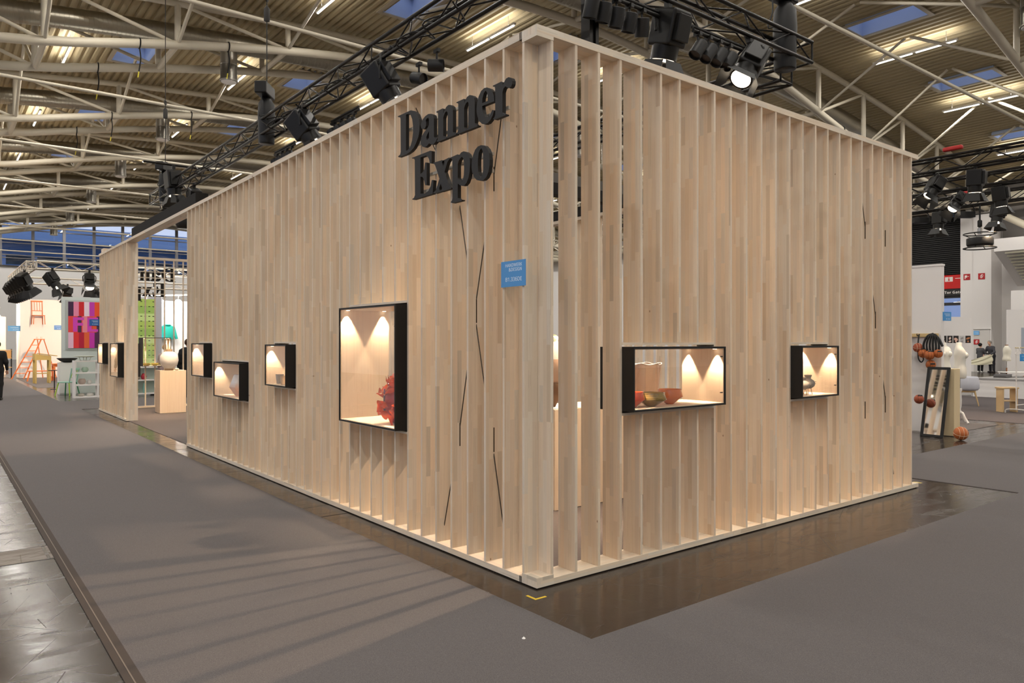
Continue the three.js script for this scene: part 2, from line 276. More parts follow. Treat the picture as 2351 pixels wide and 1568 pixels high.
// corrugated deck in bands along the hall, with skylight openings
const skyXs = [-4.06, 3.24, 10.54, 17.84, 25.14, 32.44, 39.74].map((x) => x), skyZs = []; for (let z = 21.22; z > Z0 + 3; z -= 10.2) skyZs.push(z);
const HX = 0.65, HZ = 1.25;
{
  const c = struct('ceiling');
  const bands = []; { let z = Z1 + 0.2; for (const s of skyZs) { bands.push([z, s + HZ, false], [s + HZ, s - HZ, true]); z = s - HZ; } bands.push([z, Z0 - 0.4, false]); }
  const pos = [], idx = [];
  const pitch = 0.3, prof = [[0, 0], [0.12, 0], [0.165, 0.11], [0.255, 0.11], [0.3, 0]];
  const hole = (x) => skyXs.some((s) => x > s - HX && x < s + HX);
  for (const [za, zb, open] of bands) for (let x = X0 - 0.3; x < X1 + 0.3; x += pitch) {
    if (open && hole(x + 0.15)) continue;
    for (let k = 0; k < 4; k++) {
      const [a, ya] = prof[k], [b, yb] = prof[k + 1], o = pos.length / 3;
      pos.push(x + a, deckY(x + a) + ya, za, x + b, deckY(x + b) + yb, za, x + b, deckY(x + b) + yb, zb, x + a, deckY(x + a) + ya, zb); idx.push(o, o + 2, o + 1, o, o + 3, o + 2);
    }
  }
  const g = new THREE.BufferGeometry(); g.setAttribute('position', new THREE.Float32BufferAttribute(pos, 3)); g.setIndex(idx); const gn = g.toNonIndexed(); gn.computeVertexNormals();
  add('corrugated_deck', gn, DECK, c);
  const top = [], ti = [];
  const xs = [X0 - 0.6]; for (const s of skyXs) xs.push(s - HX, s + HX); xs.push(X1 + 0.6);
  const fine = []; for (let i = 0; i < xs.length - 1; i++) { const n = Math.ceil((xs[i + 1] - xs[i]) / 2); for (let k = 0; k < n; k++) fine.push([xs[i] + (xs[i + 1] - xs[i]) * k / n, xs[i] + (xs[i + 1] - xs[i]) * (k + 1) / n]); }
  for (const [za, zb, open] of bands) for (const [a, b] of fine) { if (open && hole((a + b) / 2)) continue; const o = top.length / 3; top.push(a, deckY(a) + 0.4, za, b, deckY(b) + 0.4, za, b, deckY(b) + 0.4, zb, a, deckY(a) + 0.4, zb); ti.push(o, o + 1, o + 2, o, o + 2, o + 3); }
  const tg = new THREE.BufferGeometry(); tg.setAttribute('position', new THREE.Float32BufferAttribute(top, 3)); tg.setIndex(ti); tg.computeVertexNormals();
  add('roof_covering', tg, std(0x6a6c70, 0.8), c);
  // skylights: an upstand, a frame and a tilted sash
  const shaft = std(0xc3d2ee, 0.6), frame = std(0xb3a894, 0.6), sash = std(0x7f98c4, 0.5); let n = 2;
  for (const z of skyZs) for (const x of skyXs) {
    if (z > 8) continue;
    const w = struct('window_' + n++), y = deckY(x); w.position.set(x, y, z);
    const sg = [span(-HX - 0.05, -HX, -0.03, 0.95, -HZ, HZ), span(HX, HX + 0.05, -0.03, 0.95, -HZ, HZ), span(-HX, HX, -0.03, 0.95, -HZ - 0.05, -HZ), span(-HX, HX, -0.03, 0.95, HZ, HZ + 0.05)];
    add('upstand', sg, shaft, w); add('frame', [span(-HX - 0.16, -HX, -0.07, -0.03, -HZ - 0.16, HZ + 0.16), span(HX, HX + 0.16, -0.07, -0.03, -HZ - 0.16, HZ + 0.16), span(-HX, HX, -0.07, -0.03, -HZ - 0.16, -HZ), span(-HX, HX, -0.07, -0.03, HZ, HZ + 0.16)], frame, w);
    add('sash', [span(-HX, HX, 0.78, 0.86, -0.06, 0.06), span(-HX, -HX + 0.14, 0.78, 0.86, -HZ, HZ), span(HX - 0.14, HX, 0.78, 0.86, -HZ, HZ), span(-HX, HX, 0.78, 0.86, -HZ, -HZ + 0.12), span(-HX, HX, 0.78, 0.86, HZ - 0.12, HZ), barGeo(V(-0.2, 0.5, -0.1), V(0.25, 0.8, 0.3), 0.025, 6), barGeo(V(-0.2, 0.5, -0.1), V(0.25, 0.8, -0.5), 0.025, 6)], sash, w);
    add('pane', span(-HX - 0.04, HX + 0.04, 0.93, 0.94, -HZ - 0.04, HZ + 0.04), GLASS, w);
  }
}
// tubular roof trusses: two lattice planes each, tied at the nodes
const trussZs = []; for (let z = 7.4; z > Z0; z -= 10.2) trussZs.push(z);
trussZs.forEach((z, i) => {
  const from = trussZs.length - i, t = thing('roof_truss', i === 0 ? 'beige tubular roof truss over the camera side of the hall' : `beige tubular roof truss, ${nth[from - 1]} one counted from the glazed gable`, 'roof truss', [0, 0, z]);
  const chord = (fy, zz, r) => tube(Array.from({ length: 22 }, (_, k) => { const x = X0 + 0.25 + (X1 - X0 - 0.5) * k / 21; return V(x, fy(x), zz); }), r, 48, 10);
  const thin = i > 5;
  for (const zz of [0, -2.8]) {
    add('lower_chord', chord(lowerY, zz, 0.15), STEEL, t); add('upper_chord', chord(upperY, zz, 0.12), STEEL, t);
    for (let k = -4; k < 12; k++) {
      const x = -0.6 + 3.9 * k, xp = x - 3.9; if (x < X0 || x > X1) continue;
      if (upperY(x) - lowerY(x) > 0.35) bar('post', V(x, lowerY(x), zz), V(x, upperY(x), zz), 0.105, STEEL, t, 8);
      if (xp > X0 && upperY(xp) - lowerY(x) > 0.5) { const rise = x < 15; bar('diagonal', V(rise ? xp : x, upperY(rise ? xp : x), zz), V(rise ? x : xp, lowerY(rise ? x : xp), zz), 0.065, STEEL, t, 8); }
    }
  }
  for (let k = -4; k < 12; k++) { const x = -0.6 + 3.9 * k; if (x < X0 || x > X1) continue; bar('strut', V(x, lowerY(x), 0), V(x, lowerY(x), -2.8), 0.1, STEEL, t, 8); if (!thin) bar('roof_brace', V(x, lowerY(x), -2.8), V(x, upperY(x) + 0.1, -6.4), 0.06, STEEL, t, 6), bar('roof_brace', V(x, lowerY(x), 0), V(x, upperY(x) + 0.1, 3.6), 0.06, STEEL, t, 6); }
});
for (let k = 0; k < 9; k++) { const z = -5.8 - 8.6 * k; tag(add('sprinkler_pipe', barGeo(V(X0 + 0.1, 9.78, z), V(X1 - 0.1, 9.78, z), 0.055, 8), STEEL), `straight level beige pipe under the roof, ${nth[8 - k]} one counted from the glazed gable`, 'pipe'); }
// spiral ducts with hanging outlets
{
  const ring = canvasTex(64, 64, (c, w, h) => { c.fillStyle = '#555'; c.fillRect(0, 0, w, h); c.fillStyle = '#fff'; c.fillRect(0, 0, w * 0.22, h); }, false); ring.repeat.set(420, 1);
  const SPIRAL = std(0xa9a394, 0.34, { metalness: 0.85, bumpMap: ring, bumpScale: 0.012 });
  const outMat = std(0xa29d93, 0.36, { metalness: 0.85 }), outlet = new THREE.Group(); let first = null;
  trussZs.forEach((z, i) => {
    const from = trussZs.length - i;
    tag(add('air_duct', tube(Array.from({ length: 18 }, (_, k) => { const x = X0 + 0.8 + (X1 - X0 - 3.2) * k / 17; return V(x, lampY(x) - 0.35, z - 1.4); }), 0.36, 70, 18), SPIRAL), `round silver spiral air duct, ${nth[from - 1]} one counted from the glazed gable`, 'air duct');
    for (const [x, side] of [[5.45, 'left'], [23.6, 'right']]) {
      const lb = `silver air outlet under the ${nth[from - 1]} duct from the gable, ${side === 'left' ? 'booth side' : 'far side'}`;
      if (first) { const c = first.clone(); c.name = numbered('air_outlet'); scene.add(c); c.position.set(x, 11.55, z - 1.4); c.userData = { label: lb, category: 'air outlet' }; continue; }
      first = thing('air_outlet', lb, 'air outlet', [x, 11.55, z - 1.4]);
      add('drop', new THREE.CylinderGeometry(0.3, 0.3, 1.25, 24, 1, true).translate(0, 0.63, 0), outMat, first); add('collar', lathe([[0.3, 0.02], [0.325, 0.02], [0.325, 0.08], [0.3, 0.08], [0.3, 0.62], [0.315, 0.62], [0.315, 0.66], [0.3, 0.66]], 24), outMat, first); add('diffuser', new THREE.CylinderGeometry(0.28, 0.27, 0.03, 24).translate(0, -0.0, 0), WHITE, first);
    }
  });
}
// linear lamps: a slim housing with glowing tubes; each gives its light downwards and to the deck
{
  const rows = [-12.65, -5.93, 0.78, 7.5, 14.0, 20.7, 27.5, 34.2, 40.8];
  const rowName = ['row beyond the left edge', 'row left of the aisle', 'leftmost row in sight', 'second row from the left', 'row over the booth sign', 'row over the front light truss', 'row beside the nearer skylights', 'row beside the lower skylights', 'row along the right wall'];
  const zs = []; for (let z = 21.2; z > Z0 + 2; z -= 10.2) zs.push(z - 0.02);
  const housing = span(-0.05, 0.05, 0.02, 0.09, -1.62, 1.62), tubeG = mergeGeometries([span(-0.028, 0.028, -0.022, 0.02, -1.55, -0.06), span(-0.028, 0.028, -0.022, 0.02, 0.08, 1.55)]);
  const hang = mergeGeometries([barGeo(V(0, 0.09, -1.2), V(0, 0.5, -1.2), 0.008, 5), barGeo(V(0, 0.09, 1.2), V(0, 0.5, 1.2), 0.008, 5)]);
  rows.forEach((x, r) => zs.forEach((z, k) => {
    const y = lampY(x), L = thing('linear_lamp', `white tube lamp in the ${rowName[r]}, ${nth[zs.length - 1 - k]} from the gable`, 'ceiling lamp', [x, y, z]);
    add('housing', housing, OFFWHITE, L); add('lamp_tube', tubeG, LAMPGLOW, L); add('hanger', hang, GREY, L);
    const d = new THREE.RectAreaLight(HALL_COLOR, HALL_DOWN, 0.12, 3.1); d.position.set(0, -0.04, 0); d.rotation.x = -Math.PI / 2; L.add(d);
    const u = new THREE.RectAreaLight(HALL_COLOR, HALL_UP, 0.1, 3.1); u.position.set(0, 0.11, 0); u.rotation.x = Math.PI / 2; L.add(u);
  }));
}

// ---------- the slatted wooden booth ----------
const P = 0.236, TH = 0.024, FIN = 0.19, HB = 4.0, BX = 5.987, BZ = -17.49, PL = 0.055;
const zk = (k) => -(0.1574 + P * k), xk = (k) => 0.1463 + P * k;         // slat centres of the long and the short wall
const wallLong = thing('slatted_wall', 'long pale wooden slat wall with the black letters and four lit cases', 'slatted wall');
const wallFar = thing('slatted_wall', 'narrow wooden slat wall beyond the entrance opening, holding two lit cases', 'slatted wall');
const wallShort = thing('slatted_wall', 'wooden slat wall facing the front right with two lit cases and see-through gaps', 'slatted wall');
const wallBack = thing('slatted_wall', 'rear wooden slat wall seen through the entrance opening', 'slatted wall');
const wallInner = thing('slatted_wall', 'wooden slat wall on the far side of the booth, seen through the gaps', 'slatted wall');
const cutsLong = [[33, 34, 1.215, 1.72], [26, 29, 0.96, 1.463], [19, 20, 1.215, 1.72], [8, 11, 0.955, 2.092]];
const cutsFar = [[69, 70, 1.215, 1.715], [61, 63, 0.96, 1.715]];
const cutsShort = [[4, 7, 1.21, 1.713], [14, 15, 1.205, 1.715]];
const yA = PL, yB = HB - PL, GAP = 0.034;
function slatSegments(k, cuts) { for (const [a, b, y0, y1] of cuts) if (k >= a && k <= b) return [[yA, y0 - GAP], [y1 + GAP, yB]]; return [[yA, yB]]; }
for (let k = 0; k <= 38; k++) for (const [a, b] of slatSegments(k, cutsLong)) add('slat', woodBox(0.004, k ? FIN : 0.135, a, b, zk(k) - TH / 2, zk(k) + TH / 2), WOOD, wallLong);
for (let k = 60; k <= 73; k++) for (const [a, b] of slatSegments(k, cutsFar)) add('slat', woodBox(0.004, FIN, a, b, zk(k) - TH / 2, zk(k) + TH / 2), WOOD, wallFar);
add('end_board', woodBox(0.004, 0.235, 0.01, yB, -14.09, -14.05), WOOD, wallFar);
for (let k = 0; k <= 24; k++) for (const [a, b] of slatSegments(k, cutsShort)) add('slat', woodBox(xk(k) - TH / 2, xk(k) + TH / 2, a, b, k ? -FIN : -0.146, -0.004), WOOD, wallShort);
for (let k = 1; k <= 24; k++) add('slat', woodBox(xk(k) - TH / 2, xk(k) + TH / 2, yA, yB, BZ + 0.004, BZ + 0.06), WOOD, wallBack);
for (let k = 1; k <= 73; k++) if (zk(k) > -5.9 || zk(k) < -11.2) add('slat', woodBox(BX - FIN, BX - 0.004, yA, yB, zk(k) - TH / 2, zk(k) + TH / 2), WOOD, wallInner);
// rails above and below each cutout
for (const [w, cuts] of [[wallLong, cutsLong], [wallFar, cutsFar]]) for (const [a, b, y0, y1] of cuts) for (const y of [y0 - GAP, y1 + GAP - 0.02]) add('rail', woodBox(0.002, FIN, y, y + 0.02, zk(b + 1) + TH / 2, zk(a - 1) - TH / 2, 2), WOODTOP, w);
for (const [a, b, y0, y1] of cutsShort) for (const y of [y0 - GAP, y1 + GAP - 0.02]) add('rail', woodBox(xk(a - 1) + TH / 2, xk(b + 1) - TH / 2, y, y + 0.02, -FIN, -0.002, 0), WOODTOP, wallShort);
// plates: boards with butt joints
function platesZ(w, x0, x1, list, y0, y1) { for (const [a, b] of list) add(y0 > 2 ? 'top_plate' : 'bottom_plate', woodBox(x0, x1, y0, y1, Math.min(a, b), Math.max(a, b) - 0.0015, 2), WOODTOP, w); }
platesZ(wallLong, 0, 0.2, [[-0.168, -3.0], [-3.0, -6.1], [-6.1, -9.16]], yB, HB); platesZ(wallLong, 0, 0.2, [[-0.168, -2.1], [-2.1, -5.6], [-5.6, -9.16]], 0.01, PL);
platesZ(wallFar, 0, 0.2, [[-9.16, -11.8], [-11.8, -14.6], [-14.6, BZ]], yB, HB); platesZ(wallFar, 0, 0.2, [[-14.05, BZ]], 0.01, PL);
for (const [a, b] of [[0, 2.3], [2.3, 4.4], [4.4, BX]]) { add('top_plate', woodBox(a, b - 0.0015, yB, HB, -0.2, 0, 0), WOODTOP, wallShort); add('bottom_plate', woodBox(a, b - 0.0015, 0.01, PL, -0.2, 0, 0), WOODTOP, wallShort); }
add('corner_plate', woodBox(0, 0.158, PL, PL + 0.026, -0.168, 0.0, 2), WOODTOP, wallShort); add('corner_plate', woodBox(0, 0.158, yB - 0.026, yB, -0.168, 0, 2), WOODTOP, wallShort);
for (const [a, b] of [[0.2, 3], [3, BX - 0.2]]) { add('top_plate', woodBox(a, b, yB, HB, BZ, BZ + 0.09, 0), WOODTOP, wallBack); add('bottom_plate', woodBox(a, b, 0.01, PL, BZ, BZ + 0.09, 0), WOODTOP, wallBack); }
platesZ(wallInner, BX - 0.2, BX, [[-0.2, -6], [-6, -11.2], [-11.2, BZ]], yB, HB); platesZ(wallInner, BX - 0.2, BX, [[-0.2, -5.9], [-11.2, BZ]], 0.01, PL);
add('corner_block', woodBox(0.06, 0.36, HB, HB + 0.13, BZ, BZ + 0.3, 0), WOODTOP, wallBack);
// the shadow gap the booth stands on
for (const [w, g] of [[wallLong, span(0.015, 0.19, 0, 0.011, -9.15, -0.19)], [wallFar, span(0.015, 0.19, 0, 0.011, BZ + 0.02, -14.06)], [wallShort, span(0.015, BX - 0.02, 0, 0.011, -0.19, -0.015)], [wallBack, span(0.2, BX - 0.2, 0, 0.011, BZ + 0.01, BZ + 0.08)], [wallInner, [span(BX - 0.19, BX - 0.015, 0, 0.011, -5.9, -0.2), span(BX - 0.19, BX - 0.015, 0, 0.011, BZ + 0.1, -11.2)]]]) add('base_strip', g, BLACK, w);
// bracing cables zigzag through slots in the slats
const CABLE = std(0x4a4035, 0.5, { metalness: 0.4 }), SLOT = std(0x3c2c1c, 0.9);
function bracing(w, name, label, pts, slotAt) {
  const c = thing(name, label, 'cable');
  for (let i = 0; i < pts.length - 1; i++) add('cable', barGeo(pts[i], pts[i + 1], 0.0045, 6), CABLE, c);
  for (const [p, alongX] of slotAt) add('slot_insert', alongX ? rbox(0.018, 0.2, TH + 0.003, p.x, p.y, p.z, 0.008) : rbox(TH + 0.003, 0.2, 0.018, p.x, p.y, p.z, 0.008), SLOT, c);
}
const ln = (k, y) => V(0.082, y, zk(k)), sh = (k, y) => V(xk(k), y, -0.083);
bracing(wallLong, 'bracing_cable', 'thin dark steel cable falling through the slats towards the corner, below the black letters', [ln(7, 3.88), ln(4, 2.918), ln(3, 1.93), ln(2, 0.92), ln(1.2, 0.1)], [[ln(2, 0.99), true]]);
bracing(wallLong, 'bracing_cable', 'thin dark steel cable rising through the slats towards the blue tag near the corner', [ln(5.1, 0.07), ln(4, 1.0), ln(3, 2.05), ln(2, 3.0), ln(1.2, 3.85)], [[ln(4, 0.985), true], [ln(3, 2.0), true], [ln(2, 3.02), true]]);
bracing(wallShort, 'bracing_cable', 'crossed steel cables in the slots near the far end of the short wall', [sh(19.2, 3.8), sh(20, 2.98), sh(21, 2.0), sh(22, 1.05), sh(22.8, 0.2)], [[sh(20, 3.0), false], [sh(22, 2.95), false], [sh(21, 2.0), false], [sh(20, 0.99), false], [sh(22, 1.03), false]]);
// black boxes lying on the plates
tag(add('black_beam', rbox(0.2, 0.18, 4.9, 0.1, HB + 0.09, -11.06, 0.004), BLACKFELT), 'long black box lying on the plate above the entrance opening', 'beam');
tag(add('black_beam', rbox(0.2, 0.18, 5.6, BX - 0.1, HB + 0.09, -8.1, 0.004), BLACKFELT), 'black box on the far plate, visible low in the gaps of the short wall', 'beam');
tag(add('black_beam', rbox(5.58, 0.18, 0.2, BX / 2, HB + 0.09, -4.57, 0.004), BLACKFELT), 'black box crossing the booth from plate to plate behind the gaps', 'beam');
for (const z of [-22.5]) tag(add('fabric_banner', rbox(12, 1.0, 0.05, 21, 9.3, z, 0.01), std(0x4b4640, 0.95)), 'dark grey fabric banner hanging level under the roof behind the gaps', 'banner');

// ---------- lettering and tags on the booth ----------
const GLYPH = {   // outlines in millimetres in the plane of the wall: along it from z = -2, up from y = 2.8
  D: [[167,968,319,967,398,965,454,946,503,909,534,855,546,803,542,751,524,705,489,662,447,628,398,609,326,598,186,599,172,608,212,617,222,637,219,930,212,949,174,960],[315,948,362,943,394,927,422,882,435,821,435,764,419,695,390,650,344,629,315,630]],
  a: [[572,815,599,840,639,857,686,863,732,854,765,836,775,806,775,652,794,635,818,637,826,629,804,606,771,594,732,598,699,614,666,600,626,596,592,610,566,635,560,665,575,697,606,717,639,734,680,755,697,772,697,814,685,834,663,832,645,819,652,796,650,772,633,755,602,755,575,768,564,795],[697,716,670,696,654,673,665,649,697,657]],
  n: [[813,853,908,855,918,849,917,809,936,831,961,853,992,862,1022,855,1050,835,1060,804,1061,628,1074,613,1104,607,1104,598,969,598,964,606,978,616,982,635,982,803,970,818,949,815,929,796,917,775,917,629,930,616,959,607,961,598,836,597,813,607,829,614,838,633,839,828,833,841,813,844]],
  n2: [[1109,854,1214,854,1221,849,1219,816,1234,839,1260,858,1294,863,1328,851,1356,828,1362,796,1363,630,1374,615,1402,605,1400,596,1253,596,1250,604,1270,613,1278,630,1278,805,1268,818,1249,815,1229,798,1218,778,1218,631,1229,618,1249,608,1249,597,1130,596,1109,606,1125,613,1136,630,1136,834,1128,844,1109,848]],
  e: [[1386,733,1393,776,1414,821,1446,854,1484,865,1521,860,1558,842,1589,812,1608,777,1613,733,1460,736,1463,707,1473,677,1492,652,1516,636,1541,634,1563,645,1587,675,1613,666,1595,635,1566,607,1532,591,1495,590,1457,602,1420,632,1397,673,1387,710],[1460,758,1463,792,1480,829,1506,841,1522,822,1530,791,1531,757]],
  r: [[1595,853,1697,855,1713,847,1715,822,1732,841,1757,861,1786,863,1816,849,1830,825,1828,803,1816,787,1796,783,1772,791,1748,807,1728,798,1713,776,1713,624,1725,612,1752,605,1751,596,1615,596,1597,606,1615,614,1625,631,1623,828,1615,842,1595,847]],
  E: [[418,548,718,549,741,542,738,438,711,445,700,479,674,511,649,523,560,523,560,384,593,389,623,411,636,465,661,461,661,272,636,275,621,313,596,349,560,360,560,215,631,205,687,219,724,253,741,299,768,295,754,183,438,181,417,189,452,196,469,217,465,519,454,534,418,542]],
  x: [[761,439,897,436,914,429,896,420,917,373,935,403,934,422,916,429,1001,436,1021,429,1007,421,979,404,937,333,993,235,1010,207,1036,188,1033,181,881,180,876,188,899,196,900,210,879,246,857,214,859,197,880,189,881,183,784,181,761,190,791,199,809,210,859,290,809,387,792,414,778,427,761,432]],
  p: [[1022,432,1125,437,1145,430,1147,424,1177,442,1210,444,1242,434,1274,411,1293,376,1299,328,1293,269,1277,224,1253,191,1221,175,1188,177,1156,189,1129,206,1129,92,1144,78,1186,69,1184,61,1050,62,1025,72,1045,83,1053,104,1051,403,1045,418,1022,426],[1129,357,1142,384,1167,401,1188,406,1205,391,1214,356,1218,313,1214,259,1202,224,1183,211,1164,219,1136,240,1129,252]],
  o: [[1319,300,1323,342,1340,389,1368,425,1404,442,1445,443,1490,431,1525,401,1547,363,1555,314,1553,268,1539,222,1512,188,1475,174,1435,175,1389,188,1353,216,1328,257],[1403,296,1405,344,1414,389,1432,412,1450,419,1463,400,1472,360,1473,301,1472,248,1463,215,1440,194,1422,216,1409,248]],
};
const glyphGeo = {};
for (const n in GLYPH) {
  const pairs = (a) => a.reduce((o, v, i) => (i % 2 ? o[o.length - 1].push(v / 1000) : o.push([v / 1000]), o), []);
  const [o, ...h] = GLYPH[n].map(pairs); glyphGeo[n] = extrude(o, h, 0.032, 0);
}
const LETTERBLACK = std(0x141110, 0.62), MOUNT = std(0xcfc6b6, 0.5);
function lettering(label, p, turn) {
  const t = thing('lettering_sign', label, 'sign', p, turn);
  for (const n of ['D', 'a', 'n', 'n2', 'e', 'r', 'E', 'x', 'p', 'o']) add('letter', glyphGeo[n], LETTERBLACK, t);
  for (const y of [0.68, 0.84]) add('mount_rail', span(0.2, 1.7, y - 0.012, y + 0.012, -0.052, -0.035), MOUNT, t);
  for (const y of [0.25, 0.38]) add('mount_rail', span(0.45, 1.5, y - 0.012, y + 0.012, -0.052, -0.035), MOUNT, t);
  for (const [x, y] of [[0.23, 0.84], [0.7, 0.68], [1.0, 0.84], [1.3, 0.68], [1.7, 0.84], [0.47, 0.38], [0.9, 0.25], [1.12, 0.38], [1.4, 0.25]]) add('mount_pin', barGeo(V(x, y, -0.085), V(x, y, 0), 0.008, 6), MOUNT, t);
  return t;
}
lettering('large black serif letters Danner Expo standing off the long slat wall near its corner', [-0.055, 2.8, -2.0], -Math.PI / 2);
lettering('black serif letters seen from behind on the rear slat wall', [2.05, 2.78, BZ - 0.055], Math.PI);
function tagTex(lines, bg = '#4f98d6') {
  return canvasTex(256, 256, (c, w, h) => { c.fillStyle = bg; c.fillRect(0, 0, w, h); c.fillStyle = '#e9f2fa'; c.textAlign = 'right'; for (const [t, y, s, k] of lines) { c.save(); c.translate(w * 0.86, y * h); c.scale(k, 1); c.font = s * h + 'px sans-serif'; c.fillText(t, 0, 0); c.restore(); } });
}
function flatPrint(tex, side, rough = 0.5) { const m = phys(0xffffff, rough, { map: tex }); return [side, side, side, side, m, side]; }
function sheet(name, label, cat, w, h, d, tex, p, turn, group, side = WHITE) {
  const g = new THREE.BoxGeometry(w, h, d), o = new THREE.Mesh(g, flatPrint(tex, side)); o.name = numbered(name); o.castShadow = o.receiveShadow = true; scene.add(o); o.position.set(...p); o.rotation.y = turn; return tag(o, label, cat, group);
}
const TAGBLUE = std(0x4f98d6, 0.6);
const boothTag = tagTex([['HANDWERK', 0.23, 0.175, 0.74], ['&DESIGN', 0.40, 0.175, 0.74], ['B1.336DE', 0.79, 0.215, 0.74]]);
sheet('booth_number_tag', 'light blue square tag lettered HANDWERK & DESIGN beside the corner post', 'tag', 0.29, 0.19, 0.004, boothTag, [-0.006, 2.253, -0.262], -Math.PI / 2, undefined, TAGBLUE);

// ---------- display cases let into the slat walls ----------
const LINING = PLY, SHELL = std(0x0e0c0a, 0.6);
const caseLight = new THREE.CylinderGeometry(0.018, 0.018, 0.004, 14);
function displayCase(label, p, turn, w, h, back = 0.34) {            // origin: middle of the front bottom edge on the wall plane, front towards +z
  const t = thing('display_case', label, 'display case', p, turn), F = 0.12, S = 0.014, L = 0.006, x = w / 2;
  add('shell', [span(-x, -x + S, 0, h, -back, F), span(x - S, x, 0, h, -back, F), span(-x + S, x - S, 0, S, -back, F), span(-x + S, x - S, h - S, h, -back, F)], SHELL, t);
  const a = x - S, b = h - S;
  add('lining', [woodBox(-a, -a + L, S, b, -back, F - 0.012), woodBox(a - L, a, S, b, -back, F - 0.012), woodBox(-a + L, a - L, S, S + L, -back, F - 0.012, 0), woodBox(-a + L, a - L, b - L, b, -back, F - 0.012, 0)], LINING, t);
  add('front_pane', span(-a, a, S, b, F - 0.014, F - 0.013), GLASS, t); add('back_pane', span(-a, a, S, b, -back + 0.006, -back + 0.007), GLASS, t);
  for (const s of [-1, 1]) for (const z of [0.045, -back + 0.075]) {
    const lx = s * (a - L - 0.034), ly = b - L - 0.002; add('lamp', caseLight.clone().translate(lx, ly, z), WARMGLOW, t);
    const q = new THREE.SpotLight(WARM, CASE_SPOT * (h > 0.8 ? 1.9 : 1), 0, 0.56, 0.22, 2); q.shadow.radius = 0.5; lit(q, lx, ly - 0.006, z, t, lx, 0, z);
  }
  for (const y of [h * 0.2, h * 0.82]) add('pane_clip', span(a - 0.03, a - 0.012, y, y + 0.008, F - 0.03, F - 0.014), BLACKMETAL, t);
  return t;
}
const onLong = (k0, k1) => { const a = zk(k0) - TH / 2, b = zk(k1) + TH / 2; return [(a + b) / 2, a - b]; };
const LT = -Math.PI / 2;
{
  let [z, w] = onLong(7, 12); displayCase('tall lit case with the red glass vase below the black letters', [0, 0.957, z], LT, w, 1.135, 0.44);
  [z, w] = onLong(18, 21); displayCase('small square lit case with the grey cups on the long slat wall', [0, 1.217, z], LT, w, 0.503, 0.34);
  [z, w] = onLong(25, 30); displayCase('wide low lit case with the faceted white vessel on the long slat wall', [0, 0.962, z], LT, w, 0.501, 0.4);
  [z, w] = onLong(32, 35); displayCase('small square lit case nearest the entrance opening', [0, 1.217, z], LT, w, 0.511, 0.34);
  [z, w] = onLong(60, 64); displayCase('upright lit case with a stacked grey sculpture beyond the opening', [0, 0.962, z], LT, w, 0.753, 0.34);
  [z, w] = onLong(68, 71); displayCase('farthest small lit case at the end of the long side', [0, 1.222, z], LT, w, 0.491, 0.34);
  displayCase('wide lit case with three glazed bowls on the wall facing right', [(xk(3) + xk(8)) / 2, 1.212, 0], 0, xk(8) - xk(3) - TH, 0.5, 0.34);
  displayCase('small lit case with two spiky tripod pots on the wall facing right', [(xk(13) + xk(16)) / 2, 1.207, 0], 0, xk(16) - xk(13) - TH, 0.506, 0.34);
  displayCase('lit case let into the rear slat wall, seen from its back', [1.31, 1.105, BZ - 0.02], Math.PI, 0.7, 0.76, 0.34);
}
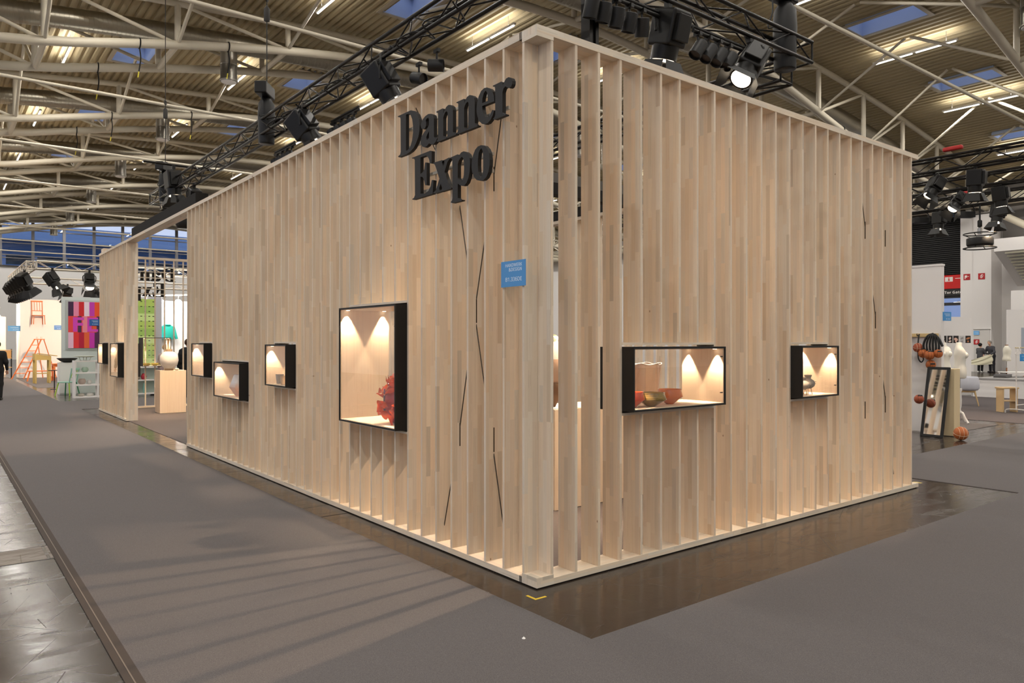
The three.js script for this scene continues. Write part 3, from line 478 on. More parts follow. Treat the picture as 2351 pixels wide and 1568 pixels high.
// ---------- what stands in the cases ----------
// red glass vase with ruffles
{
  const t = thing('glass_vase', 'red and purple glass vase with orange ruffled frills in the tall case', 'vase', [0.14, 0.978, -2.2]);
  const RED = phys(0xe23a3f, 0.05, { transmission: 0.55, thickness: 0.05, ior: 1.45, attenuationColor: new THREE.Color(0xd81c2c), attenuationDistance: 0.12 }), ORANGE = phys(0xf0572a, 0.08, { transmission: 0.45, thickness: 0.01, ior: 1.45, clearcoat: 1 }), PURPLE = phys(0x3d2350, 0.06, { clearcoat: 1, clearcoatRoughness: 0.03 });
  add('body', lathe([[0, 0], [0.06, 0.002], [0.10, 0.03], [0.135, 0.09], [0.15, 0.17], [0.145, 0.26], [0.12, 0.34], [0.09, 0.38], [0.06, 0.4], [0.055, 0.385], [0.085, 0.36]], 40), RED, t);
  for (const a of [2.75, 4.3, 0.6]) { const g = loft([[0.07, 0.022, 0.008], [0.14, 0.038, 0.012], [0.22, 0.03, 0.012], [0.3, 0.04, 0.012], [0.33, 0.02, 0.006]], 14); g.translate(0, 0, 0.143); g.rotateY(a); add('purple_panel', g, PURPLE, t); }
  const ruffle = (dirs) => {                                          // a wavy band standing off the body
    const pos = [], idx = [], N = 240, M = 8;
    for (let i = 0; i <= N; i++) { const u = i / N, c = dirs(u), n = V(c.x, (c.y - 0.2) * 0.7, c.z).normalize(), side = V(-c.z, 0.15, c.x).normalize();
      for (let j = 0; j <= M; j++) { const v = j / M, wob = Math.sin(u * 44 + v * 2) * 0.022 * v + noise.noise(u * 11, v * 2, c.x * 5) * 0.03 * v; const q = c.clone().addScaledVector(n, v * 0.058 + Math.cos(u * 30) * 0.016 * v).addScaledVector(side, wob).add(V(0, Math.sin(u * 36 + 1) * 0.02 * v, 0)); pos.push(q.x, q.y, q.z); } }
    for (let i = 0; i < N; i++) for (let j = 0; j < M; j++) { const a = i * (M + 1) + j; idx.push(a, a + 1, a + M + 1, a + 1, a + M + 2, a + M + 1); }
    const g = new THREE.BufferGeometry(); g.setAttribute('position', new THREE.Float32BufferAttribute(pos, 3)); g.setIndex(idx); g.computeVertexNormals(); return g;
  };
  const on = (a, y) => { const r = 0.15 * Math.sqrt(Math.max(0.12, 1 - ((y - 0.2) / 0.22) ** 2)); return V(Math.cos(a) * r, y, Math.sin(a) * r); };
  const paths = [(u) => on(u * 6.28, 0.36 + 0.02 * Math.sin(u * 12)), (u) => on(u * 6.28, 0.31 + 0.03 * Math.sin(u * 9)), (u) => on(3.6 + u * 3.6, 0.24 + 0.08 * Math.sin(u * 5)), (u) => on(2.2 + Math.sin(u * 6) * 0.3, 0.07 + u * 0.28), (u) => on(-0.7 + Math.sin(u * 7) * 0.3, 0.07 + u * 0.28), (u) => on(1.3 + u * 2.0, 0.1 + 0.03 * Math.sin(u * 8)), (u) => on(4.4 + u * 3.0, 0.11 + 0.03 * Math.sin(u * 8)), (u) => on(2.9 + u * 0.9, 0.16 + 0.05 * Math.sin(u * 5)), (u) => on(u * 6.28 + 1, 0.39)];
  for (const f of paths) add('ruffle', ruffle(f), ORANGE, t);
  const g = thing('glass_vase', 'pale green vase behind the red glass vase in the tall case', 'vase', [0.36, 0.978, -2.55]);
  add('body', lathe([[0, 0], [0.06, 0], [0.085, 0.1], [0.09, 0.3], [0.07, 0.5], [0.05, 0.56], [0.055, 0.6], [0.04, 0.6], [0.045, 0.54]], 28), phys(0x9aa57e, 0.2), g);
}
// cups
{
  const cup = (h, r) => lathe([[0, 0], [r * 0.7, 0], [r * 0.78, 0.004], [r, h], [r - 0.006, h], [r * 0.74, 0.012], [0, 0.012]], 28);
  const m1 = phys(0x8d8378, 0.25, { clearcoat: 0.6 }), m2 = phys(0xb0906a, 0.3, { clearcoat: 0.5 }), m3 = phys(0xa9a8a6, 0.2, { metalness: 0.4 });
  [[0.02, -4.97, 0.115, 0.05, m1, 'grey brown tumbler, farthest of the cups in the small square case'], [0.08, -4.83, 0.125, 0.045, m3, 'silvery grey tumbler behind the tan cup in the small square case'], [-0.02, -4.72, 0.105, 0.05, m2, 'tan tumbler, middle of the cups in the small square case'], [0.06, -4.58, 0.115, 0.05, m1, 'grey brown tumbler half hidden by the frame of the small square case']].forEach(([x, z, h, r, m, l]) => { const t = thing('ceramic_cup', l, 'cup', [x, 1.2375, z]); add('body', cup(h, r), m, t); add('foot', lathe([[r * 0.5, 0], [r * 0.72, 0], [r * 0.72, 0.006], [r * 0.5, 0.006]], 24), m, t); });
}
// faceted white to peach vessel
{
  const tex = noiseTex(8, 128, (u, v) => { const k = Math.min(1, Math.max(0, (v - 0.35) / 0.3)); return [236 + 10 * k, 176 + 66 * k, 142 + 98 * k]; });
  const facet = (s) => { const secs = [[0, 0.05], [0.13, 0.13], [0.3, 0.075]], N = 6, pos = [], uv = []; const pt = (j, i) => { const a = (i + (j === 1 ? 0.5 : 0)) / N * 6.283; return [Math.cos(a) * secs[j][1] * s, secs[j][0] * s, -Math.sin(a) * secs[j][1] * s, secs[j][0] / 0.3]; };
    const tri = (...p) => p.forEach((q) => { pos.push(q[0], q[1], q[2]); uv.push(0.5, q[3]); });
    for (let i = 0; i < N; i++) { tri(pt(0, i), pt(1, i), pt(1, i - 1)); tri(pt(0, i), pt(0, i + 1), pt(1, i)); tri(pt(1, i - 1), pt(1, i), pt(2, i)); tri(pt(1, i), pt(2, i + 1), pt(2, i)); tri([0, 0, 0, 0], pt(0, i + 1), pt(0, i)); tri([0, 0.3 * s, 0, 1], pt(2, i), pt(2, i + 1)); }
    const g = new THREE.BufferGeometry(); g.setAttribute('position', new THREE.Float32BufferAttribute(pos, 3)); g.setAttribute('uv', new THREE.Float32BufferAttribute(uv, 2)); g.computeVertexNormals(); return g; };
  const M = std(0xffffff, 0.35, { map: tex });
  const a = thing('faceted_vessel', 'faceted white vessel fading to peach in the wide low case', 'vessel', [0.05, 0.983, -6.6], 0.3); add('body', facet(1.02), M, a); add('rim', lathe([[0.05, 0.302], [0.075, 0.304], [0.075, 0.31], [0.05, 0.31]], 6), M, a);
  const b = thing('faceted_vessel', 'smaller faceted peach vessel at the frame of the wide low case', 'vessel', [0.03, 0.983, -6.27], 0.9); add('body', facet(0.72), M, b); add('rim', lathe([[0.036, 0.213], [0.053, 0.214], [0.053, 0.219], [0.036, 0.219]], 6), M, b);
}
tag(add('small_vase', lathe([[0, 0], [0.035, 0], [0.06, 0.07], [0.045, 0.15], [0.02, 0.19], [0.028, 0.215], [0.02, 0.215], [0.014, 0.19]], 24).translate(0.02, 1.237, -7.83), std(0x4b4038, 0.4)), 'dark little vase at the frame of the case nearest the opening', 'vase');
{
  const t = thing('stacked_sculpture', 'grey sculpture of stacked lumps in the upright case beyond the opening', 'sculpture', [0.05, 0.983, -14.72]); const m = std(0xa8a39b, 0.6);
  for (const [y, r, x] of [[0.07, 0.11, 0], [0.2, 0.1, 0.02], [0.32, 0.085, -0.01], [0.42, 0.06, 0.01]]) { const g = new THREE.SphereGeometry(r, 18, 12).scale(1, 0.72, 0.9); const p = g.attributes.position; for (let i = 0; i < p.count; i++) { const k = 1 + 0.22 * noise.noise(p.getX(i) * 18, p.getY(i) * 18 + y * 9, p.getZ(i) * 18); p.setXYZ(i, p.getX(i) * k, p.getY(i) * k, p.getZ(i) * k); } g.computeVertexNormals(); add('lump', g.translate(x, y, 0), m, t); }
}
// glazed bowls
{
  const bowl = (s, hh) => lathe([[0, 0], [0.03 * s, 0], [0.036 * s, 0.004], [0.095 * s, 0.05 * hh], [0.112 * s, 0.064 * hh], [0.098 * s, 0.115 * hh], [0.104 * s, 0.125 * hh], [0.098 * s, 0.124 * hh], [0.09 * s, 0.11 * hh], [0.1 * s, 0.066 * hh], [0.03 * s, 0.012], [0, 0.01]], 48);
  const O = phys(0xd9722f, 0.16, { clearcoat: 1, clearcoatRoughness: 0.05 }), R = phys(0xc9461f, 0.14, { clearcoat: 1, clearcoatRoughness: 0.05 });
  const gold = canvasTex(256, 256, (c, w, h) => { c.fillStyle = '#8f7338'; c.fillRect(0, 0, w, h); for (let i = 0; i < 160; i++) { c.fillStyle = `rgba(${rnd() < 0.5 ? '60,52,26' : '190,160,96'},${rr(0.1, 0.5)})`; c.fillRect(rr(0, w), h * rr(0.35, 0.75), rr(8, 50), rr(1, 3)); } c.fillStyle = 'rgba(190,150,84,0.6)'; c.fillRect(0, 0, w, h * 0.33); });
  const G = phys(0xffffff, 0.2, { map: gold, clearcoat: 1, clearcoatRoughness: 0.05 });
  const put = (x, z, s, hh, m, l) => { const t = thing('glazed_bowl', l, 'bowl', [x, 1.233, z]); add('body', bowl(s, hh), m, t); add('foot', lathe([[0.02 * s, -0.0], [0.032 * s, 0], [0.032 * s, 0.006], [0.02 * s, 0.006]], 24), m, t); };
  put(1.5, -0.06, 0.98, 1.0, O, 'orange glazed bowl, rightmost in the wide case'); put(1.2, 0.0, 1.12, 0.9, G, 'olive gold glazed bowl with fine stripes in the middle of the wide case'); put(1.0, -0.02, 0.9, 1.0, R, 'red orange glazed bowl half behind the black side of the wide case');
}
// spiky tripod pots
{
  const clay = std(0x93897c, 0.75), stick = std(0x8a5b36, 0.6);
  const pot = (x, z, s, l) => { const t = thing('tripod_pot', l, 'pot', [x, 1.228, z]); add('body', lathe([[0, 0.055], [0.03, 0.058], [0.058, 0.08], [0.066, 0.105], [0.055, 0.132], [0.028, 0.15], [0.026, 0.156], [0.036, 0.185], [0.031, 0.185], [0.02, 0.158]].map(([a, b]) => [a * s, b * s]), 28), clay, t); for (let k = 0; k < 3; k++) { const a = k * 2.094 + 0.5; add('leg', barGeo(V(Math.cos(a) * 0.03 * s, 0.066 * s, Math.sin(a) * 0.03 * s), V(Math.cos(a) * 0.044 * s, 0, Math.sin(a) * 0.044 * s), 0.0035, 6), stick, t); }
    for (let k = 0; k < 9; k++) { const a = k * 0.7, y = 0.085 + 0.018 * (k % 3), r = 0.062; add('spike', barGeo(V(Math.cos(a) * r * s, y * s, Math.sin(a) * r * s), V(Math.cos(a) * (r + 0.018) * s, (y + 0.004) * s, Math.sin(a) * (r + 0.018) * s), 0.005 * s, 6, 0.001), clay, t); } };
  pot(3.515, 0.01, 1.05, 'grey spiky pot on three brown legs in the small right case'); pot(3.39, 0.03, 0.95, 'narrow grey tripod pot half hidden by the black frame of the small right case');
}
for (let k = 0; k < 3; k++) { const t = thing('yellow_dish', ['yellow green dish, left one in the rear case', 'yellow green dish in the middle of the rear case', 'yellow green dish, right one in the rear case'][k], 'dish', [1.1 + 0.21 * k, 1.126, BZ + 0.12]); add('body', lathe([[0, 0], [0.05, 0], [0.088, 0.03], [0.09, 0.062], [0.082, 0.062], [0.07, 0.02], [0, 0.012]], 24), std(0xb9a94f, 0.45), t); add('handle', new THREE.TorusGeometry(0.025, 0.006, 6, 14).translate(0.1, 0.04, 0), std(0xb9a94f, 0.45), t); }

// ---------- inside the booth ----------
function plinth(label, x0, x1, z0, z1, h) { const t = thing('wooden_plinth', label, 'plinth'); const m = phys(0xffffff, 0.6, { map: PLY.map }); add('front', woodBox(x0, x1, 0.012, h, z1 - 0.018, z1), m, t); add('back', woodBox(x0, x1, 0.012, h, z0, z0 + 0.018), m, t); add('side', woodBox(x0, x0 + 0.018, 0.012, h, z0 + 0.018, z1 - 0.018), m, t); add('side', woodBox(x1 - 0.018, x1, 0.012, h, z0 + 0.018, z1 - 0.018), m, t); add('top', woodBox(x0 + 0.018, x1 - 0.018, h - 0.018, h, z0 + 0.018, z1 - 0.018, 0), m, t); add('recess', span(x0 + 0.02, x1 - 0.02, 0.006, 0.013, z0 + 0.02, z1 - 0.02), BLACK, t); return t; }
plinth('pale wooden plinth with the round white vase, seen through the entrance opening', 1.0, 1.6, -15.95, -15.45, 1.05);
plinth('long wooden plinth behind the gaps of the short wall', 1.69, 3.6, -2.35, -1.73, 1.05);
{
  const m = std(0xffffff, 0.7, { map: noiseTex(128, 128, (u, v) => { const k = 1 + 0.06 * noise.noise(u * 9, v * 9, 2) + (v < 0.16 ? -0.3 : 0); return [236 * k, 228 * k, 216 * k]; }) });
  const t = thing('moon_jar', 'round white jar with a brown neck on the wooden plinth in the opening', 'jar', [1.26, 1.05, -15.68]); add('body', lathe([[0, 0], [0.09, 0], [0.1, 0.04], [0.19, 0.14], [0.215, 0.25], [0.2, 0.36], [0.14, 0.44], [0.075, 0.465]], 40), m, t); add('neck', lathe([[0.075, 0.46], [0.08, 0.475], [0.075, 0.52], [0.066, 0.52], [0.062, 0.47]], 32), std(0xa98d6c, 0.7), t); add('foot', lathe([[0.07, 0.0], [0.1, 0.0], [0.106, 0.05], [0.08, 0.05]], 32), std(0xb59a78, 0.7), t);
  tag(add('pebble', new THREE.SphereGeometry(0.045, 14, 10).scale(1.2, 0.6, 1).translate(1.41, 1.077, -15.55), std(0xd8c4ae, 0.6)), 'small pale stone beside the round white jar', 'stone');
  const s = thing('painted_vessel', 'tall painted vessel, white above and furry brown below, behind the first gap', 'vessel', [1.88, 1.05, -2.02]);
  add('body', lathe([[0, 0.18], [0.12, 0.2], [0.19, 0.3], [0.21, 0.45], [0.19, 0.58], [0.12, 0.72], [0.06, 0.78], [0, 0.79]], 32), std(0xffffff, 0.5, { map: noiseTex(128, 256, (u, v) => { const n = noise.noise(u * 8, v * 8, 1); return v > 0.88 ? [176, 80, 58] : v > 0.82 ? [104, 124, 90] : n > 0.28 && v > 0.55 ? [96, 112, 84] : v > 0.5 ? [240, 230, 214] : [224, 184, 150]; }) }), s);
  add('furry_base', (() => { const g = lathe([[0, 0], [0.05, 0], [0.08, 0.06], [0.15, 0.16], [0.19, 0.26], [0.14, 0.28]], 40), p = g.attributes.position; for (let i = 0; i < p.count; i++) { const k = 1 + 0.1 * noise.noise(p.getX(i) * 60, p.getY(i) * 30, p.getZ(i) * 60); p.setXYZ(i, p.getX(i) * k, p.getY(i), p.getZ(i) * k); } g.computeVertexNormals(); return g; })(), std(0x7d5f45, 0.95), s);
  tag(add('white_sheet', rbox(1.1, 0.006, 0.5, 2.3, 1.053, -2.03, 0.002), WHITE), 'white sheet lying on the long plinth behind the gaps', 'sheet');
  const clear = phys(0xd9bfa6, 0.12, { transmission: 0.75, thickness: 0, ior: 1.3 });
  [[2.62, -2.0, 0.2, 'left'], [2.98, -2.05, 0.22, 'middle'], [3.34, -2.0, 0.2, 'right']].forEach(([x, z, r, n]) => { const g = new THREE.CylinderGeometry(r, r * 0.84, 0.44, 64, 12, true).translate(0, 0.22, 0), p = g.attributes.position; for (let i = 0; i < p.count; i++) { const a = Math.atan2(p.getZ(i), p.getX(i)), h = p.getY(i) / 0.44, k = 1 + 0.07 * h * h * Math.sin(a * 6 + x * 5); p.setXYZ(i, p.getX(i) * k, p.getY(i) + 0.01 * h * Math.sin(a * 6 + x * 9), p.getZ(i) * k); } g.computeVertexNormals();
    const t = thing('translucent_vessel', `translucent beige vessel with a wavy white rim on the long plinth, ${n} one of three behind the wide case`, 'vessel', [x, 1.051, z]); add('body', g, clear, t); const rim = []; for (let i = 0; i < 48; i++) { const a = i / 48 * 6.283, k = r * (1 + 0.07 * Math.sin(a * 6 + x * 5)); rim.push(V(Math.cos(a) * k, 0.44 + 0.01 * Math.sin(a * 6 + x * 9), Math.sin(a) * k)); } add('rim', tube(rim, 0.006, 96, 6, true), WHITE, t); });
}

// ---------- light rig over the booth ----------
function boxTruss(label, a, b, m, size = 0.25, r = 0.025, bay = 0.5, group) {    // four chords and zigzag braces from a to b
  const t = thing('lighting_truss', label, 'truss', [a.x, a.y, a.z], 0, group), d = b.clone().sub(a), L = d.length(), u = d.clone().normalize(), s = V(-u.z, 0, u.x).normalize(), up = V(0, 1, 0), h = size / 2;
  const P4 = (k, i, j) => u.clone().multiplyScalar(k).addScaledVector(s, i * h).addScaledVector(up, j * h);
  for (const i of [-1, 1]) for (const j of [-1, 1]) bar('chord', P4(0, i, j), P4(L, i, j), r, m, t, 8);
  const n = Math.round(L / bay);
  for (let k = 0; k < n; k++) {
    const k0 = k * L / n, k1 = (k + 1) * L / n, f = k % 2 ? 1 : -1;
    for (const i of [-1, 1]) bar('brace', P4(k0, i, -f), P4(k1, i, f), r * 0.42, m, t, 5);
    for (const j of [-1, 1]) bar('brace', P4(k0, -f, j), P4(k1, f, j), r * 0.42, m, t, 5);
  }
  for (const k of [0, L]) for (const [i0, j0, i1, j1] of [[-1, -1, 1, -1], [-1, 1, 1, 1], [-1, -1, -1, 1], [1, -1, 1, 1]]) bar('end_bar', P4(k, i0, j0), P4(k, i1, j1), r * 0.6, m, t, 6);
  return t;
}
const RY = 5.37;
boxTruss('black box truss running along above the long slat wall', V(1.12, RY, -16.5), V(1.12, RY, -0.9), RIGBLACK);
boxTruss('black box truss across the front of the booth, above the short slat wall', V(1.0, RY, -1.1), V(5.3, RY, -1.1), RIGBLACK);
boxTruss('black box truss on the far side of the booth rig, behind the barn door lamps', V(5.17, RY - 0.2, -16.5), V(5.17, RY - 0.2, -1.25), RIGBLACK);
boxTruss('short black truss closing the rear end of the booth rig', V(1.25, RY - 0.1, -16.4), V(5.05, RY - 0.1, -16.4), RIGBLACK);
{
  const t = thing('rig_mast', 'black square post hanging from the front truss behind the slats', 'post', [1.62, 3.88, -1.14]); add('shaft', [span(-0.06, -0.02, 0.02, 1.38, -0.06, 0.06), span(0.02, 0.06, 0.02, 1.38, -0.06, 0.06), span(-0.02, 0.02, 0.02, 1.38, -0.04, 0.04)], RIGBLACK, t); add('foot_plate', rbox(0.14, 0.02, 0.14, 0, 0.01, 0, 0.004), BLACKMETAL, t);
}
function aim(o, from, to) { o.position.copy(from); o.quaternion.setFromUnitVectors(V(0, 0, 1), to.clone().sub(from).normalize()); }
// stage lamp with barn doors: origin at its hanging point, head aimed at a target
function stageLamp(label, hang, target, s = 1, power = RIG_SPOT, cone = 0.5) {
  const t = thing('stage_lamp', label, 'stage lamp', [hang.x, hang.y, hang.z]), head = new THREE.Group();
  add('clamp', [span(-0.03 * s, 0.03 * s, -0.04, 0.06, -0.03 * s, 0.03 * s), barGeo(V(0, -0.02, 0), V(0, -0.12 * s, 0), 0.012, 8)], BLACKMETAL, t);
  const dir = target.clone().sub(hang).normalize(), flat = V(dir.x, 0, dir.z).normalize(), side = V(-flat.z, 0, flat.x), c = V(0, -0.3 * s, 0);
  const yk = (k) => side.clone().multiplyScalar(k * 0.17 * s);
  add('yoke', [tube([yk(1).add(c), yk(1).add(V(0, -0.14 * s, 0)), yk(0.6).add(V(0, -0.1 * s, 0)), V(0, -0.1 * s, 0), yk(-0.6).add(V(0, -0.1 * s, 0)), yk(-1).add(V(0, -0.14 * s, 0)), yk(-1).add(c)], 0.014 * s, 24, 6)], BLACKMETAL, t);
  head.name = 'head'; t.add(head); aim(head, c, c.clone().add(dir));
  add('housing', [rbox(0.28 * s, 0.3 * s, 0.36 * s, 0, 0.0, -0.05 * s, 0.03 * s), new THREE.CylinderGeometry(0.135 * s, 0.14 * s, 0.14 * s, 24).rotateX(Math.PI / 2).translate(0, 0, 0.19 * s), rbox(0.2 * s, 0.06 * s, 0.26 * s, 0, 0.17 * s, -0.05 * s, 0.01)], BLACKMETAL, head);
  for (let k = 0; k < 4; k++) { const g = extrude([[-0.12 * s, 0], [0.12 * s, 0], [0.17 * s, 0.2 * s], [-0.17 * s, 0.2 * s]], null, 0.003).rotateX(Math.PI / 2 - 0.45).translate(0, 0.14 * s, 0.27 * s).rotateZ(k * Math.PI / 2); add('barn_door', g, BLACK, head); }
  add('lens_lamp', new THREE.CircleGeometry(0.115 * s, 24).translate(0, 0, 0.262 * s), WARMGLOW, head);
  add('label_sticker', span(0.141 * s, 0.1415 * s, 0, 0.07 * s, -0.1 * s, -0.04 * s), WHITE, head);
  if (power) { const q = new THREE.SpotLight(RIG_WARM, power, 0, cone, 0.45, 2); q.shadow.radius = 3; lit(q, 0, 0, 0.275 * s, head, 0, 0, 2); }
  return t;
}
stageLamp('big black stage lamp with lit barn doors in the middle of the front truss', V(2.6, RY - 0.15, -1.0), V(2.75, 1, -2.3), 1.0, RIG_SPOT, 0.6);
stageLamp('big black stage lamp with open glowing barn doors near the end of the front truss', V(4.02, RY - 0.15, -1.0), V(-0.6, 0.2, -0.9), 1.0, RIG_SPOT * 1.5, 0.5);
stageLamp('big black stage lamp with glowing barn doors under the side truss, above the letter D', V(1.0, RY - 0.14, -4.15), V(3.2, 0.6, -2.4), 1.0, RIG_SPOT, 0.5);
stageLamp('tilted black stage lamp with bright lens ring under the side truss, second from the corner', V(1.0, RY - 0.12, -6.6), V(3.6, 0.6, -4.4), 1.05, RIG_SPOT, 0.5);
stageLamp('black stage lamp clamped high on the cross bar near the end of the side truss', V(0.98, RY + 0.36, -14.1), V(1.4, 0.5, -13.7), 1.15, RIG_SPOT * 1.2, 0.6);
stageLamp('black stage lamp pointing out through the entrance opening', V(5.045, RY - 0.35, -10.4), V(-2.2, 0, -11.4), 1.0, RIG_SPOT * 2.4, 0.25);
stageLamp('black stage lamp over the plinth with the round white jar', V(1.245, RY - 0.14, -13.4), V(1.4, 0.6, -15.6), 0.9, RIG_SPOT * 1.1, 0.5);
tag(add('cross_bar', barGeo(V(0.35, RY + 0.42, -14.1), V(1.9, RY + 0.42, -14.1), 0.025, 10), RIGBLACK), 'black pipe laid across the side truss near its far end', 'pipe');
// bars with small track spots
function trackSpot(label, p, target, on, parentBar) {
  const t = thing('track_spot', label, 'spotlight', [p.x, p.y, p.z]), head = new THREE.Group(); head.name = 'head'; t.add(head);
  add('stem', [barGeo(V(0, 0, 0), V(0, -0.1, 0), 0.012, 8), span(-0.02, 0.02, -0.01, 0.03, -0.045, 0.045)], BLACKMETAL, t);
  aim(head, V(0, -0.16, 0), target.clone().sub(p));
  add('can', lathe([[0, -0.1], [0.066, -0.1], [0.07, -0.094], [0.07, 0.08], [0.062, 0.08], [0.062, 0.05]], 24).rotateX(Math.PI / 2), BLACK, head);
  add('lens_lamp', new THREE.CircleGeometry(0.06, 20).translate(0, 0, 0.055), on ? WARMGLOW : std(0x2a2724, 0.3), head);
  if (on) { const q = new THREE.SpotLight(RIG_WARM, RIG_SPOT * 0.35, 0, 0.4, 0.4, 2); q.shadow.radius = 2; lit(q, 0, 0, 0.085, head, 0, 0, 2); }
}
const trackBar = (label, a, b) => tag(add('track_bar', [barGeo(a, b, 0.022, 8), barGeo(a.clone().add(V(0, 0.04, 0)), b.clone().add(V(0, 0.04, 0)), 0.015, 8)], BLACKMETAL), label, 'bar');
trackBar('black track bar with five spots at the left end of the front truss', V(1.4, 5.06, -1.0), V(2.45, 5.06, -1.0));
[1.5, 1.66, 1.84, 2.02, 2.2].forEach((x, i) => trackSpot(`black cylinder spot, ${nth[i]} along the front truss bar from the corner`, V(x, 5.03, -1.0), V(x + (i === 4 ? 1 : 0.1), 1, -2.2), false));
trackBar('black track bar with a row of spots between the two big lamps of the front truss', V(3.0, 5.06, -1.0), V(3.85, 5.06, -1.0));
[3.08, 3.26, 3.44, 3.62].forEach((x, i) => trackSpot(`black tilted cylinder spot, ${nth[i]} between the two big lamps of the front truss`, V(x, 5.03, -1.0), V(x - 0.9, 3.6, -1.2), false));
trackBar('black track bar with lit spots under the side truss by the tilted stage lamp', V(1.3, 4.98, -6.3), V(1.3, 4.98, -5.4));
[-6.2, -5.98, -5.76, -5.54].forEach((z, i) => trackSpot(`small lit spot, ${nth[i]} in the row beside the tilted stage lamp`, V(1.3, 4.95, z), V(3.2, 1.0, z + 1.6), i > 0));
trackBar('black track bar with lit spots under the side truss, farther along', V(1.3, 4.98, -8.6), V(1.3, 4.98, -7.7));
[-8.5, -8.28, -8.06, -7.84].forEach((z, i) => trackSpot(`small lit spot, ${nth[i]} in the farther row under the side truss`, V(1.3, 4.95, z), V(3.2, 1.0, z + 1.6), i > 0));
trackBar('black track bar with lit spots on the far truss of the rig', V(5.0, 4.9, -3.2), V(5.0, 4.9, -2.0));
[-3.0, -2.6, -2.2].forEach((z, i) => trackSpot(`small lit spot, ${nth[i]} on the far truss of the rig`, V(5.0, 4.87, z), V(3.6, 1.2, z + 0.6), true));
[[1.25, 5.08, -3.7, 1.5, 4.6], [1.25, 5.12, -3.3, 2.4, 4.9]].forEach(([x, y, z, tx, ty], i) => trackSpot(`small black flood lamp, ${nth[i]} beside the big lamp above the letters`, V(x, y, z), V(tx, ty, z + 1), false));
// chain hoists with their black bags
function hoist(label, x, y, z, bag, turn = 0) {
  const t = thing('chain_hoist', label, 'chain hoist', [x, y, z], turn);
  add('motor', [rbox(0.46, 0.2, 0.2, -0.08, 0, 0, 0.02), rbox(0.1, 0.06, 0.1, 0.0, 0.12, 0, 0.01)], BLACKMETAL, t); add('chain', barGeo(V(0.02, 0.12, 0), V(0.02, lampY(x) - y - 0.1, 0), 0.009, 6), BLACKMETAL, t);
  add('hook', [new THREE.TorusGeometry(0.05, 0.012, 6, 16).translate(0.02, 1.6, 0), lathe([[0, 1.2], [0.05, 1.22], [0.05, 1.42], [0, 1.5]], 12).translate(0.02, 0, 0)], DARKGREY, t);
  add('chain_bag', loft([[-bag - 0.12, 0.13, 0.13], [-bag * 0.5, 0.15, 0.14], [-0.2, 0.14, 0.13], [-0.06, 0.05, 0.05]], 20), BLACK, t);
  add('cable', tube([V(-0.28, -0.02, 0), V(-0.3, -0.3, 0.02), V(-0.36, -0.5, 0), V(-0.25, -0.46, 0.05)], 0.01, 20, 6), BLACK, t);
}
hoist('black chain hoist with a long bag hanging through the side truss', 1.1, 5.98, -8.45, 0.75, 0.9);
hoist('black chain hoist with its bag at the far end of the side truss', 1.1, 5.98, -15.4, 0.7, 0.9);
hoist('black chain hoist with its bag over the end of the front truss', 4.9, 6.02, -1.1, 0.8, 0);
hoist('black chain hoist at the corner of the rig above the corner post', 1.12, 6.35, -0.9, 0.3, 0.5);
{ const t = thing('black_speaker', 'rounded black speaker hanging behind the black box over the opening', 'speaker', [1.75, 4.95, -16.1]); add('cabinet', loft([[-0.3, 0.2, 0.18], [-0.15, 0.26, 0.22], [0.1, 0.26, 0.22], [0.25, 0.2, 0.18]], 20), BLACK, t); add('hanger', [barGeo(V(-0.24, 0.1, 0), V(-0.24, 0.5, 0), 0.015, 6), barGeo(V(0.24, 0.1, 0), V(0.24, 0.5, 0), 0.015, 6)], BLACKMETAL, t); }
// loose cables drooping in the truss
for (const [z, l] of [[-3.2, 'near the corner'], [-5.2, 'between the two big lamps'], [-7.4, 'above the lit spots'], [-11.6, 'towards its far end']]) tag(add('power_cable', tube(Array.from({ length: 9 }, (_, i) => V(1.02 + 0.16 * Math.sin(i * 2.1), RY - 0.02 - 0.14 * Math.abs(Math.sin(i * 1.1)), z - 0.8 + i * 0.2)), 0.011, 40, 5), BLACK), `loose black cable inside the side truss ${l}`, 'cable');
// lifting straps tied round the roof tubes
{
  const strap = std(0x1a1815, 0.9), yel = std(0xd8c83c, 0.6);
  [[2.1, 0, 0], [5.0, 0, 0], [1.3, -2.8, 0], [3.0, -10.2, 0], [6.4, -10.2, 0], [2.0, -13, 0], [28.6, 10.2, 0], [29.6, 10.2, 1]].forEach(([x, dz], i) => {
    const z = -23.2 + dz, y = lowerY(x), t = thing('lifting_strap', `black lifting strap with a yellow tail on a roof tube, ${nth[i]} from the camera's left`.replace("the camera's left", 'the aisle side'), 'strap', [x, y, z]);
    add('loop', new THREE.TorusGeometry(0.165, 0.022, 6, 20).rotateY(Math.PI / 2), strap, t); add('strap_end', tube([V(0, -0.16, 0), V(0.03, -0.5, 0.03), V(-0.02, -0.95, 0)], 0.022, 10, 5), strap, t); add('yellow_tail', barGeo(V(-0.02, -0.95, 0), V(-0.05, -1.15, 0), 0.02, 5), yel, t);
  });
}

